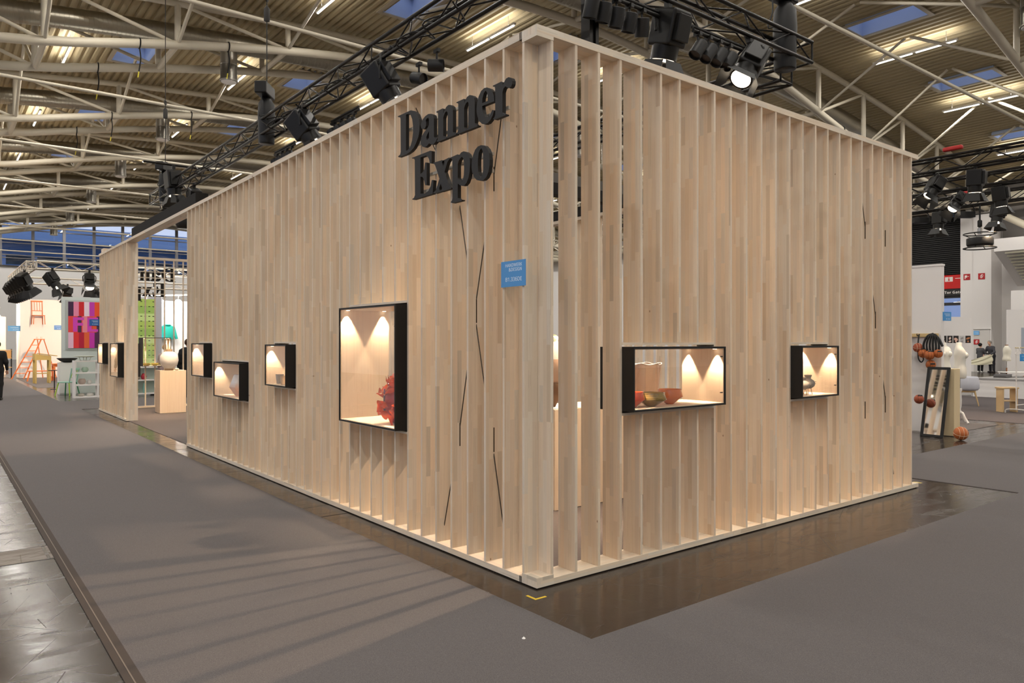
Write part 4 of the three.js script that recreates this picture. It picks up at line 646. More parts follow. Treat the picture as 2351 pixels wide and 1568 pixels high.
// ---------- stands beyond the aisle ----------
const flameSpot = (p, target, power, cone = 0.6) => { const q = new THREE.SpotLight(RIG_WARM, power, 0, cone, 0.5, 2); q.shadow.radius = 4; return q; };
tag(add('stand_wall', [span(0.03, 7.0, 0, 3.82, -39.0, -38.85), span(0.0, 0.03, 0, 3.82, -41, -38.84)], WHITEWALL), 'bright white partition wall with the orange chair hung on it', 'partition wall');
tag(add('stand_wall', span(0.09, 3.2, 0, 3.28, -25.25, -25.1), std(0xd5dcda, 0.8)), 'pale grey partition wall carrying the striped banner', 'partition wall');
tag(add('stand_wall', span(3.0, 9.5, 0, 3.4, -28.2, -28.05), WHITEWALL), 'white partition wall with the two turquoise sweaters', 'partition wall');
tag(add('stand_wall', span(2.62, 2.95, 0, 3.3, -24.2, -23.9), std(0xc9c6d2, 0.8)), 'pale lilac pillar beside the green panel', 'pillar');
// striped banner with its frame
{
  const cols = ['#4a2a4c', '#f28fb2', '#d4262c', '#f4dcec', '#c83cb4', '#f0562c', '#c83cb4', '#b8e84c', '#e83a34', '#f28fb2', '#4a2a4c'];
  const low = ['#f4c4dc', '#e83a3c', '#c02040', '#f06a3c', '#d43cb8', '#5a2c54', '#f0562c', '#b8e84c', '#2c4440', '#f28fb2', '#e83a34'];
  const tex = canvasTex(512, 640, (c, w, h) => {
    const sw = w / 9; for (let i = 0; i < 11; i++) { c.fillStyle = cols[i]; c.fillRect(i * sw, 0, sw + 1, h * 0.31); c.fillStyle = low[i]; c.fillRect(i * sw, h * 0.66, sw + 1, h * 0.34); }
    c.fillStyle = '#ee4a4a'; c.fillRect(0, h * 0.31, w, h * 0.35); c.fillStyle = '#f28c9c'; c.fillRect(w * 0.3, h * 0.31, sw * 0.9, h * 0.35); c.fillStyle = '#f0603c'; c.fillRect(w * 0.52, h * 0.31, w * 0.3, h * 0.35);
    c.fillStyle = '#4a3450'; c.fillRect(w * 0.2, h * 0.31, sw * 0.7, h * 0.35); c.fillRect(w * 0.60, h * 0.31, sw * 0.55, h * 0.35);
    c.fillStyle = '#d848c0'; for (const x of [0.1, 0.4]) { c.fillRect(w * x, h * 0.335, w * 0.09, h * 0.31); c.fillRect(w * x, h * 0.335, w * 0.23, h * 0.06); c.fillRect(w * x, h * 0.455, w * 0.21, h * 0.06); } c.fillRect(w * 0.4, h * 0.59, w * 0.23, h * 0.055); c.fillRect(w * 0.76, h * 0.5, w * 0.24, h * 0.16);
  });
  const t = thing('striped_banner', 'colourful striped banner with pink letters F E on the pale grey wall', 'banner', [0.98, 2.33, -25.08]);
  const p = new THREE.Mesh(new THREE.BoxGeometry(1.42, 1.58, 0.02), flatPrint(tex, WHITE, 0.8)); p.name = 'print'; t.add(p); p.position.z = 0.02; add('frame', span(-0.78, 0.74, -0.85, 0.84, -0.012, 0.008), std(0xb9bdb9, 0.6), t);
}
sheet('booth_number_tag', 'dark blue tag in front of the striped banner', 'tag', 0.3, 0.22, 0.01, tagTex([['HANDWERK', 0.3, 0.16, 0.74], ['&DESIGN', 0.46, 0.16, 0.74], ['B1.326DE', 0.82, 0.18, 0.74]], '#2b5fa8'), [1.05, 2.42, -25.044], 0, undefined, std(0x2b5fa8, 0.6));
sheet('booth_number_tag', 'small blue tag at the right edge of the bright white wall', 'tag', 0.32, 0.22, 0.01, tagTex([['HANDWERK', 0.4, 0.17, 0.74], ['B1.325', 0.8, 0.2, 0.74]], '#5b8fd0'), [1.55, 2.46, -38.83], 0, undefined, std(0x5b8fd0, 0.6));
sheet('booth_number_tag', 'small blue tag beside the globe lamps at the left edge', 'tag', 0.5, 0.26, 0.01, tagTex([['HANDWERK', 0.4, 0.17, 0.74], ['B1.314', 0.8, 0.2, 0.74]], '#5b9fd8'), [-0.25, 2.4, -38.92], 0, undefined, std(0x5b9fd8, 0.6));
// chairs: plain seat, legs, posts and rails
function chair(name, label, p, turn, m, o = {}) {
  const t = thing(name, label, 'chair', p, turn), w = o.w ?? 0.44, d = o.d ?? 0.42, sh = o.seat ?? 0.45, bh = o.back ?? 0.9, lean = o.lean ?? 0.06, splay = o.splay ?? 0.02, r = o.r ?? 0.018, seatM = o.seatM ?? m;
  add('seat', rbox(w, 0.035, d, 0, sh - 0.018, 0, 0.015), seatM, t);
  for (const [i, j] of [[-1, 1], [1, 1], [-1, -1], [1, -1]]) bar('leg', V(i * (w / 2 - 0.03), sh - 0.03, j * (d / 2 - 0.03)), V(i * (w / 2 - 0.03 + splay), 0, j * (d / 2 - 0.03 + splay)), r, (o.legM ?? [])[i > 0 ? 1 : 0] ?? m, t, 8);
  const n = o.slats ?? 3, bt = V(0, bh, -d / 2 - lean), bb = V(0, sh, -d / 2 + 0.02);
  for (const i of [-1, 1]) bar('back_post', V(i * (w / 2 - 0.03), bb.y, bb.z), V(i * (w / 2 - 0.03), bt.y, bt.z), r, m, t, 8);
  for (let k = 0; k < n; k++) { const x = (k + 1) / (n + 1) * 2 - 1; bar('back_slat', V(x * (w / 2 - 0.03), bb.y + (o.gap ?? 0.12), bb.z), V(x * (w / 2 - 0.03), bt.y - 0.03, bt.z), r * 0.6, (o.slatM ?? [])[k % 3] ?? m, t, 6); }
  const bx = rbox(w, 0.07, 0.025, 0, 0, 0, 0.01); add('top_rail', bx.translate(0, bt.y, bt.z), o.topM ?? m, t);
  if (o.gap) add('lower_rail', rbox(w - 0.06, 0.03, 0.02, 0, bb.y + o.gap, bb.z - 0.02, 0.006), m, t);
  return t;
}
const ORW = std(0xd8753a, 0.5), YEL = std(0xb39a5a, 0.55), DIMG = std(0x3a8a5c, 0.5), PALEG = std(0x9cc8b4, 0.5), LIME = std(0xa8d03c, 0.5);
chair('wooden_chair', 'orange wooden chair hung on the bright white wall', [0.7, 2.6, -38.55], 0.12, ORW, { w: 0.5, d: 0.44, back: 1.13, gap: 0.22 });
chair('wooden_chair', 'orange wooden chair at the far side of the orange table', [1.5, 0.006, -36.0], -0.6, ORW, { back: 0.86, gap: 0.15 });
chair('wooden_chair', 'orange wooden chair with its back to the pale grey wall edge', [1.75, 0.006, -33.9], 2.9, ORW, { back: 0.92, gap: 0.15 });
chair('wooden_chair', 'green and pale blue spindle chair on the shiny floor before the white shelf', [0.13, 0, -24.1], -2.3, PALEG, { w: 0.42, back: 0.86, splay: 0.07, slats: 4, slatM: [LIME, PALEG, DIMG], legM: [DIMG, LIME] });
{
  const t = thing('orange_table', 'orange wooden table in front of the bright white wall', 'table', [1.6, 0.006, -35.0]); add('top', rbox(1.5, 0.04, 0.9, 0, 0.75, 0, 0.01), ORW, t); add('apron', rbox(1.36, 0.1, 0.76, 0, 0.68, 0, 0.01), ORW, t); for (const i of [-1, 1]) for (const j of [-1, 1]) add('leg', rbox(0.07, 0.73, 0.07, i * 0.66, 0.365, j * 0.36, 0.01), ORW, t);
  const s = thing('wooden_bench', 'low orange bench stool behind the yellow writing desk', 'stool', [0.4, 0.006, -34.9]); add('seat', rbox(0.95, 0.04, 0.32, 0, 0.45, 0, 0.012), ORW, s); for (const i of [-1, 1]) for (const j of [-1, 1]) bar('leg', V(i * 0.36, 0.44, j * 0.1), V(i * 0.46, 0, j * 0.16), 0.02, ORW, s, 8); for (const i of [-1, 1]) bar('stretcher', V(i * 0.4, 0.2, -0.13), V(i * 0.4, 0.2, 0.13), 0.012, ORW, s, 6);
  const k = thing('writing_desk', 'yellow standing desk with a sloped lid', 'desk', [0.29, 0.006, -32.9], 0.1); add('lid', rbox(0.66, 0.03, 0.5, 0, 1.22, 0, 0.008).rotateZ(-0.16), YEL, k); add('box', extrude([[-0.3, 0.98], [0.3, 0.98], [0.3, 1.15], [-0.3, 1.25]], null, 0.42).translate(0, 0, -0.21), YEL, k); for (const i of [-1, 1]) for (const j of [-1, 1]) add('leg', rbox(0.07, 1.0, 0.06, i * 0.26, 0.5, j * 0.18, 0.01), YEL, k); add('foot_rail', rbox(0.5, 0.04, 0.03, 0, 0.42, 0.16, 0.008), YEL, k);
  const l = thing('step_ladder', 'orange wooden step ladder leaning open against the bright white wall', 'ladder', [-0.2, 0.003, -37.7]);
  for (const i of [-1, 1]) { bar('rail', V(i * 0.24, 0, 0), V(0.78 + i * 0.13, 1.86, 0.25), 0.03, ORW, l, 6); bar('rear_rail', V(0.9 + i * 0.13, 1.84, 0.2), V(1.35 + i * 0.28, 0, -0.6), 0.022, ORW, l, 6); }
  for (let q = 1; q < 7; q++) { const f = q / 7; add('step', rbox(0.5 - 0.22 * f, 0.03, 0.16, 0.78 * f, 1.86 * f, 0.25 * f, 0.006), ORW, l); } add('top_board', rbox(0.42, 0.04, 0.26, 0.84, 1.87, 0.22, 0.008), ORW, l);
  const cup = (x, l2) => tag(add('small_cup', lathe([[0, 0], [0.035, 0], [0.045, 0.1], [0.04, 0.1], [0.03, 0.01], [0, 0.01]], 16).translate(x, 1.893, -37.48), OFFWHITE), l2, 'cup'); cup(0.56, 'small white cup on top of the step ladder, inner one'); cup(0.72, 'small white cup at the edge of the step ladder top');
  const st = thing('side_table', 'slim black round side table beside the yellow desk', 'side table', [0.2, 0, -28.0]); add('top', new THREE.CylinderGeometry(0.21, 0.21, 0.02, 28).translate(0, 0.7, 0), BLACK, st); add('stem', barGeo(V(0, 0.02, 0), V(0, 0.69, 0), 0.02, 10), BLACK, st); add('base', new THREE.CylinderGeometry(0.13, 0.14, 0.015, 24).translate(0, 0.008, 0), BLACK, st);
  const c = thing('white_cabinet', 'white cube cabinet under the black bowl', 'cabinet', [0.2, 0, -24.78]); add('body', rbox(0.5, 1.06, 0.5, 0, 0.53, 0, 0.008), WHITE, c); add('door', rbox(0.46, 0.98, 0.014, 0, 0.53, 0.257, 0.004), WHITE, c); add('knob', new THREE.SphereGeometry(0.018, 10, 8).translate(0.18, 0.55, 0.277), GREY, c);
  tag(add('black_bowl', lathe([[0, 0], [0.1, 0], [0.2, 0.05], [0.3, 0.13], [0.31, 0.15], [0.29, 0.15], [0.1, 0.02], [0, 0.02]], 36).translate(0.2, 1.06, -24.72), std(0x1d1714, 0.5)), 'wide black bowl on the white cube cabinet', 'bowl');
  // white open shelf with pottery
  const sh = thing('open_shelf', 'white open shelf with pottery before the striped banner', 'shelf', [0.12, 0, -22.6]); const W = 1.34, H = 1.17, D = 0.36;
  for (const x of [0, 0.64, W]) add('upright', rbox(0.05, H, D, x, H / 2, 0, 0.004), WHITE, sh); for (const y of [0.025, 0.4, 0.78, H - 0.025]) add('board', rbox(W, 0.045, D - 0.01, W / 2, y, 0, 0.004), WHITE, sh); add('back', span(0.64, W, 0.05, 0.76, -D / 2, -D / 2 + 0.01), DARKGREY, sh);
  const pots = [[0.3, 0.803, 0.1, 0.15, 0xa9c4ae, 'pale green pot on the middle board of the white shelf'], [0.9, 0.803, 0.09, 0.17, 0x6f7d72, 'dark speckled pot on the middle board of the white shelf'], [0.22, 0.423, 0.11, 0.17, 0xb9a79a, 'rough pinkish pot on the lower board of the white shelf'], [0.42, 0.423, 0.07, 0.12, 0xdad7d0, 'small white pot on the lower board of the white shelf'], [0.85, 0.423, 0.13, 0.22, 0xc0592c, 'orange brown jar on the lower board of the white shelf'], [1.12, 0.423, 0.09, 0.16, 0xd8d4cc, 'white cube shaped jar on the lower board of the white shelf'], [0.2, 0.048, 0.09, 0.08, 0xc8c0b4, 'flat pale bowl at the bottom of the white shelf'], [0.44, 0.048, 0.1, 0.09, 0xdedad2, 'white bowl at the bottom of the white shelf'], [0.95, 0.048, 0.2, 0.16, 0x8a6a3c, 'wide brown dish at the bottom of the white shelf']];
  for (const [x, y, r, h, col, lb] of pots) { const q = thing('pottery', lb, 'pot', [0.12 + x, y, -22.6]); add('body', lathe([[0, 0], [r * 0.6, 0], [r, h * 0.45], [r * 0.9, h * 0.8], [r * 0.7, h], [r * 0.6, h], [r * 0.8, h * 0.78], [r * 0.5, 0.02]], 22), std(col, 0.5), q); add('rim', new THREE.TorusGeometry(r * 0.65, 0.006, 6, 22).rotateX(Math.PI / 2).translate(0, h, 0), std(col, 0.4), q); }
  const pl = thing('footed_plate', 'pale footed plate on top of the white shelf', 'plate', [0.42, 1.17, -22.6]); add('plate', lathe([[0, 0.1], [0.2, 0.1], [0.3, 0.13], [0.3, 0.14], [0.2, 0.112], [0, 0.11]], 32), std(0xd9ddcf, 0.5), pl); for (let q = 0; q < 4; q++) { const a = q * 1.57 + 0.4; bar('leg', V(Math.cos(a) * 0.13, 0, Math.sin(a) * 0.13), V(Math.cos(a) * 0.17, 0.105, Math.sin(a) * 0.17), 0.012, std(0xd9ddcf, 0.5), pl, 6); }
  const pp = thing('potted_agave', 'spiky green plant in a pale pot on top of the white shelf', 'potted plant', [0.98, 1.17, -22.55]); add('pot', lathe([[0, 0], [0.1, 0], [0.14, 0.2], [0.12, 0.2], [0.09, 0.03]], 24), std(0xcfd4cf, 0.6), pp); const LEAF = std(0x5d8a4c, 0.5);
  for (let q = 0; q < 13; q++) { const a = q * 2.4, lean = 0.35 + 0.08 * (q % 5), len = 0.34 + 0.03 * (q % 3), s = [[0, 0.02, 0.006], [0.3, 0.03, 0.006], [0.7, 0.018, 0.005], [1, 0.002, 0.002]].map(([f, rx, rz]) => [f * len, rx, rz, 0, 0.25 * f * f * len * lean]); add('leaf', loft(s, 8).rotateX(lean * 1.1).rotateY(a).translate(0, 0.18, 0), LEAF, pp); }
}
// booth with globe lamps at the left edge
{
  tag(add('stand_wall', span(-5.5, -0.25, 0, 3.1, -44.2, -44.0), std(0xe6d6c4, 0.8)), 'cream partition wall behind the globe lamps at the left edge', 'partition wall');
  tag(add('stand_wall', span(-3.4, -0.9, 0, 0.95, -41.2, -40.6), std(0xe9dccb, 0.7)), 'low cream counter at the left edge behind the man in black', 'counter');
  const globes = [[-0.75, 3.5], [-0.72, 3.05], [-1.15, 3.0], [-0.68, 2.62], [-1.3, 3.5], [-1.45, 2.6]], g = thing('lamp_frame', 'dark slatted metal frame carrying the globe lamps', 'frame', [-1.6, 2.9, -42]);
  for (let q = 0; q < 4; q++) add('slat', rbox(1.6, 0.05, 0.03, -0.3, q * 0.16 - 0.2, 0, 0.006), std(0x6b6357, 0.6), g); for (const x of [-1, 0.4]) add('post', rbox(0.06, 0.75, 0.05, x, 0, -0.045, 0.006), std(0x6b6357, 0.6), g);
  globes.forEach(([x, y], q) => { const t = thing('globe_lamp', `glowing white globe lamp, ${nth[q]} of the cluster at the left edge`, 'lamp', [x, y, -41.8]); add('globe_light', new THREE.SphereGeometry(0.11, 20, 14), glow(new THREE.Color().setRGB(1, 0.88, 0.72), 4), t); add('stem', barGeo(V(0, 0.1, 0), V(0, 0.45, 0), 0.01, 6), GREY, t); const L = new THREE.PointLight(RIG_WARM, 9, 0, 2); L.shadow.radius = 5; L.position.set(0, 0, 0); L.castShadow = true; t.add(L); });
  const r = thing('display_rack', 'narrow beige rack with small things left of the white wall', 'shelf', [-0.55, 0, -39.9]); for (const y of [0.5, 0.95, 1.35]) add('board', rbox(0.55, 0.03, 0.4, 0, y, 0, 0.004), std(0xc9a06a, 0.6), r); for (const i of [-1, 1]) for (const j of [-1, 1]) add('post', rbox(0.03, 1.4, 0.03, i * 0.26, 0.7, j * 0.18, 0.004), BLACK, r); add('cupboard', rbox(0.5, 0.36, 0.36, 0, 1.14, 0, 0.006), std(0xcfa064, 0.6), r);
}
// silver trusses with black stage lamps
const SILVER = std(0xd8cfc0, 0.35, { metalness: 0.7 });
boxTruss('silver truss above the striped banner', V(-0.55, 4.38, -26), V(8, 4.38, -26), SILVER, 0.26, 0.026, 0.45);
boxTruss('silver truss behind, level above the white wall', V(-0.3, 4.4, -34), V(9, 4.4, -34), SILVER, 0.26, 0.026, 0.45);
boxTruss('silver truss pointing away over the man in black', V(-0.7, 4.38, -33.8), V(-0.7, 4.38, -26.1), SILVER, 0.26, 0.026, 0.45);
stageLamp('black stage lamp tilted right under the silver truss above the hung chair', V(-0.1, 4.23, -25.87), V(1.2, 2.0, -25), 1.15, 0);
stageLamp('black stage lamp under the silver truss above the striped banner', V(1.02, 4.23, -25.87), V(0.9, 2.0, -24), 1.15, 0);
stageLamp('black stage lamp with lit lens aimed at the bright white wall', V(1.35, 4.25, -33.87), V(1.0, 1.8, -38.8), 1.15, STAND_SPOT * 2.2, 0.75);
stageLamp('black stage lamp under the rear silver truss near the slat wall edge', V(2.4, 4.25, -33.87), V(3.5, 1.5, -32), 1.15, STAND_SPOT, 0.6);
for (let k = 0; k < 7; k++) stageLamp(`black stage lamp, ${nth[k]} in the dense row hanging over the man in black`, V(-0.83, 4.23, -26.8 - k * 0.95), V(0.9 + 0.1 * k, 1.0, -28 - k * 1.5), 1.2, k % 2 ? STAND_SPOT * 1.2 : 0, 0.6);
// the stand behind the rear slat wall
{
  const green = canvasTex(128, 512, (c, w, h) => { const n = 12; for (let j = 0; j < n; j++) { c.fillStyle = ['#bcd86c', '#a8cc68', '#d4ec98'][j % 3]; c.fillRect(0, j * h / n, w, h / n); } });
  const t = thing('green_panel', 'lime green panel with rows of small dark holes behind the rear slat wall', 'panel', [2.1, 1.7, -23.4]); add('panel', metreUV(new THREE.BoxGeometry(1.0, 3.0, 0.05), 0.33), std(0xffffff, 0.7, { map: green }), t); add('frame_edge', span(0.5, 0.54, -1.5, 1.5, -0.03, 0.03), std(0x2e3a22, 0.6), t);
  const dot = []; for (let j = 0; j < 17; j++) for (let i = 0; i < 8; i++) if ((i + j) % 3 || j % 2) dot.push(span(-0.44 + i * 0.125, -0.38 + i * 0.125, 1.4 - j * 0.165, 1.425 - j * 0.165, 0.025, 0.027)); const d = add('hole', dot, std(0x30401c, 0.7), t); d.userData.kind = 'stuff';
  const sw = (x, z, col, lb, turn) => { const q = thing('sweater', lb, 'sweater', [x, 1.85, z], turn); const m = std(col, 0.9); add('body', loft([[0, 0.25, 0.05], [0.3, 0.24, 0.07], [0.5, 0.26, 0.07], [0.58, 0.14, 0.06]], 20), m, q); for (const i of [-1, 1]) add('sleeve', barGeo(V(i * 0.22, 0.52, 0), V(i * 0.36, 0.02, 0.02), 0.07, 12, 0.05), m, q); add('collar', new THREE.TorusGeometry(0.1, 0.025, 8, 20).rotateX(Math.PI / 2).translate(0, 0.58, 0), m, q); add('hanger', barGeo(V(0, 0.58, 0), V(0, 0.72, 0), 0.006, 6), CHROME, q); };
  sw(3.5, -27.85, 0x2f8fb0, 'blue turquoise sweater hanging behind the rear slat wall', 0); sw(4.05, -27.85, 0x1f9c8c, 'green turquoise sweater hanging beside the blue one', 0.15);
  const s2 = thing('open_shelf', 'low white shelf with green vases behind the rear slat wall', 'shelf', [1.75, 0, -22.6]); for (const y of [0.06, 0.5, 0.92]) add('board', rbox(1.1, 0.04, 0.34, 0.4, y, 0, 0.004), WHITE, s2); for (const x of [-0.13, 0.93]) add('upright', rbox(0.05, 0.95, 0.34, x, 0.475, 0, 0.004), WHITE, s2); add('back', span(-0.1, 0.9, 0.08, 0.9, -0.17, -0.16), std(0xc4d4c8, 0.7), s2);
  for (const [x, y, r, h, col, lb] of [[1.85, 0.08, 0.1, 0.22, 0x7d8a3c, 'round moss green vase at the bottom of the low shelf'], [2.12, 0.08, 0.06, 0.32, 0x88b8ac, 'tall pale green vase at the bottom of the low shelf'], [1.88, 0.52, 0.12, 0.16, 0x8f8578, 'brown pot on the low shelf'], [2.1, 0.52, 0.09, 0.2, 0xb02838, 'dark red round vase on the low shelf']]) tag(add('pottery', lathe([[0, 0], [r * 0.7, 0], [r, h * 0.5], [r * 0.6, h * 0.9], [r * 0.5, h], [r * 0.4, h], [r * 0.5, h * 0.85]], 22).translate(x, y, -22.55), std(col, 0.45)), lb, 'vase');
  tag(add('dark_bin', loft([[0, 0.2, 0.2], [0.6, 0.24, 0.24], [0.62, 0.24, 0.24]], 24).translate(2.62, 0, -23.1), std(0x4c4a4c, 0.6)), 'dark grey bin beside the low shelf', 'bin');
  for (const [x, y, z, l] of [[3.1, 3.28, -27.0, 'first'], [3.55, 3.32, -26.6, 'second'], [4.2, 3.36, -26.8, 'third'], [4.9, 3.42, -26.8, 'fourth']]) { const q = thing('ceiling_spot', `bright ceiling spot above the turquoise sweaters, ${l} from the pillar`, 'spotlight', [x, y, z]); add('spot_lamp', new THREE.SphereGeometry(0.07, 14, 10).scale(1.5, 0.7, 1), glow(new THREE.Color().setRGB(1, 0.94, 0.86), 8), q); add('arm', barGeo(V(0, 0.04, 0), V(0.04, 0.22, -0.1), 0.012, 6), OFFWHITE, q); const L = new THREE.PointLight(HALL_COLOR, 7, 0, 2); L.shadow.radius = 4; L.castShadow = true; q.add(L); }
  tag(add('spot_rail', barGeo(V(2.9, 3.5, -26.9), V(5.2, 3.66, -26.9), 0.03, 8), OFFWHITE), 'white rail carrying the bright ceiling spots', 'rail');
  const pi = thing('pink_panel', 'pale pink panel beyond the turquoise sweaters', 'panel', [5.4, 2.6, -28.02]); add('panel', rbox(1.0, 1.1, 0.04, 0, 0, 0, 0.004), std(0xd8bcc8, 0.8), pi); add('print', rbox(0.5, 0.5, 0.01, -0.1, -0.25, 0.026, 0.002), std(0x4c4048, 0.7), pi);
  tag(add('counter', rbox(1.6, 0.95, 0.6, 3.6, 0.475, -25.4, 0.01), WHITE), 'white counter beyond the rear slat wall', 'counter');
}

// ---------- stands and wall on the right ----------
tag(add('stand_wall', [span(11.75, 11.87, 0.02, 3.2, -11.4, -2.06), span(11.74, 11.88, 3.2, 3.24, -11.4, -2.05), span(11.76, 11.86, 0, 0.02, -11.4, -2.08)], WHITEWALL), 'tall white partition wall with the hooks and ball bags', 'partition wall');
tag(add('stand_wall', span(11.75, 11.87, 0, 3.2, -12.7, -11.42), std(0xb4bcc6, 0.8)), 'grey blue partition panel seen through a gap of the short wall', 'partition wall');
tag(add('stand_wall', span(11.75, 11.87, 0, 3.2, -17.5, -12.72), WHITEWALL), 'white partition panel next to the grey blue one, seen through the first gap', 'partition wall');
tag(add('plywood_box', rbox(0.26, 1.24, 0.34, 11.6, 0.632, -1.9, 0.004), std(0xd9c49c, 0.7)), 'pale plywood box standing behind the tilted mirror', 'box');
{
  const m = thing('standing_mirror', 'tall black framed mirror leaning before the white partition wall', 'mirror', [11.12, 0.002, -1.98]), w = 0.4, h = 1.31, f = 0.045;
  m.rotation.order = 'YXZ'; m.rotation.y = -Math.PI / 2 - 0.06; m.rotation.x = -0.22;
  add('frame', [span(-w / 2, -w / 2 + f, 0, h, -0.02, 0.015), span(w / 2 - f, w / 2, 0, h, -0.02, 0.015), span(-w / 2 + f, w / 2 - f, 0, f, -0.02, 0.015), span(-w / 2 + f, w / 2 - f, h - f, h, -0.02, 0.015)], BLACK, m); add('mirror_glass', span(-w / 2 + f, w / 2 - f, f, h - f, -0.012, 0.0), std(0xf4f4f4, 0.03, { metalness: 1 }), m); add('back', span(-w / 2 + f, w / 2 - f, f, h - f, -0.018, -0.013), DARKGREY, m);
}
const BALL = std(0xb5622e, 0.6, { bumpMap: noiseTex(128, 128, () => { const k = rr(90, 200); return [k, k, k]; }, false), bumpScale: 0.002 }), BALL2 = std(0x9c4a2c, 0.6), SEAM = std(0x241a14, 0.7), CREAM = std(0xe2d2b4, 0.7);
function ball(name, label, p, r, m, seam = SEAM, tilt = 0.4, half = false) {
  const t = thing(name, label, 'ball', p); t.rotation.z = tilt; t.rotation.y = 0.8;
  add('skin', new THREE.SphereGeometry(r, 28, 20), m, t); add('seam', [new THREE.TorusGeometry(r * 1.001, r * 0.022, 6, 48), new THREE.TorusGeometry(r * 1.001, r * 0.022, 6, 48).rotateX(Math.PI / 2), new THREE.TorusGeometry(r * 0.86, r * 0.022, 6, 40).translate(0, 0, r * 0.51), new THREE.TorusGeometry(r * 0.86, r * 0.022, 6, 40).translate(0, 0, -r * 0.51)], seam, t);
  if (half) add('zip', rbox(0.03, 0.012, r * 0.9, 0.01, r * 0.98, 0, 0.004), BLACK, t);
  return t;
}
ball('basketball', 'orange brown basketball lying on the dark floor beside the mirror', [11.06, 0.122, -1.46], 0.12, BALL, CREAM, 0.35);
ball('ball_bag', 'brown ball bag hanging on the left edge of the tilted mirror', [11.06, 0.69, -2.17], 0.085, BALL2, SEAM, 0.7, true);
{
  const r = thing('hook_rail', 'wooden rail with hooks on the white partition wall', 'rail', [11.72, 1.88, -2.6]); add('board', rbox(0.03, 0.07, 1.0, 0, 0, 0, 0.006), std(0xd6ba84, 0.6), r); for (let k = 0; k < 4; k++) add('hook', tube([V(-0.01, 0.0, -0.36 + k * 0.25), V(-0.07, -0.01, -0.36 + k * 0.25), V(-0.075, 0.03, -0.36 + k * 0.25)], 0.008, 10, 6), BLACK, r);
  const strap = (pts, rad, n, lb) => tag(add(n, tube(pts, rad, 24, 6), BLACK), lb, 'strap');
  ball('ball_bag', 'red brown oval ball bag with a pale stripe on the hook rail', [11.6, 1.64, -2.42], 0.09, BALL2, CREAM, 0.2); strap([[11.65, 1.9, -2.42], [11.62, 1.82, -2.42], [11.6, 1.72, -2.42]], 0.014, 'bag_strap', 'short black strap holding the red brown oval bag'); strap([[11.6, 1.56, -2.42], [11.58, 1.42, -2.4], [11.6, 1.36, -2.36], [11.62, 1.42, -2.33], [11.6, 1.5, -2.36]], 0.013, 'bag_strap', 'looped black strap below the red brown oval bag');
  [[1.53, -2.32, 0.085, 'orange ball bag, left one of the bunch on the hook rail'], [1.5, -2.18, 0.09, 'orange ball bag in the middle of the bunch with a zip'], [1.53, -2.05, 0.08, 'orange ball bag, right one of the bunch on the hook rail'], [1.32, -2.18, 0.088, 'lowest orange ball bag of the bunch']].forEach(([y, z, rad, lb], i) => ball('ball_bag', lb, [11.58 - (i === 1 ? 0.06 : 0), y, z], rad, BALL, SEAM, 0.3 + i * 0.4, true));
  const b = thing('strap_bundle', 'bundle of black straps over the hook above the orange ball bags', 'straps', [11.6, 1.6, -2.18]); for (let k = 0; k < 6; k++) add('strap', tube([V(0.04, 0.3, 0.0), V(0.0, 0.27, -0.06 + k * 0.03), V(-0.02, 0.1, -0.13 + k * 0.055), V(-0.02, -0.04, -0.11 + k * 0.05)], 0.02, 16, 6), BLACK, b); add('hanging_strap', tube([V(0.04, 0.31, 0), V(0.02, 0.22, 0.12), V(0, 0.07, 0.2)], 0.022, 14, 6), BLACK, b);
  strap([[11.72, 1.88, -2.62], [11.6, 1.7, -2.58], [11.6, 1.45, -2.56], [11.62, 1.38, -2.58], [11.6, 1.6, -2.62]], 0.03, 'black_bag', 'black bag hanging at the end of the slat wall beside the oval ball bag');
}
// torso mannequins
function mannequin(label, p, turn, H = 1, m = std(0xece8dc, 0.85)) {
  const t = thing('torso_mannequin', label, 'mannequin', p, turn);
  add('torso', loft([[0.96, 0.13, 0.1], [0.99, 0.165, 0.125], [1.1, 0.172, 0.13], [1.2, 0.155, 0.12, 0, 0], [1.3, 0.125, 0.1, 0, 0.005], [1.4, 0.15, 0.115, 0, 0.01], [1.48, 0.168, 0.13, 0, 0.022], [1.56, 0.17, 0.1, 0, 0.0], [1.62, 0.14, 0.075, 0, -0.012], [1.655, 0.075, 0.06, 0, -0.02], [1.72, 0.062, 0.058, 0, -0.015], [1.735, 0.05, 0.046, 0, -0.015]], 32), m, t);
  for (const s of [-1, 1]) add('bust', new THREE.SphereGeometry(0.068, 18, 12).scale(1, 1, 0.85).translate(s * 0.075, 1.46, 0.095), m, t);
  add('pole', barGeo(V(0, 0.72, 0), V(0, 0.97, 0), 0.015, 12), CHROME, t); add('turned_post', lathe([[0, 0.2], [0.03, 0.2], [0.035, 0.26], [0.022, 0.3], [0.036, 0.36], [0.042, 0.5], [0.034, 0.68], [0.046, 0.71], [0.04, 0.75], [0, 0.75]], 20), WHITE, t);
  for (let k = 0; k < 3; k++) { const a = k * 2.094 + 0.5; add('foot', tube([V(0, 0.24, 0), V(Math.cos(a) * 0.08, 0.23, Math.sin(a) * 0.08), V(Math.cos(a) * 0.16, 0.12, Math.sin(a) * 0.16), V(Math.cos(a) * 0.25, 0.024, Math.sin(a) * 0.25)], 0.022, 18, 8), WHITE, t); }
  return t;
}
mannequin('white torso mannequin on a turned white tripod stand beside the mirror', [14.0, 0.006, -2.6], 0.5);
mannequin('paler torso mannequin half hidden behind the front one', [15.45, 0.006, -3.5], -0.6);
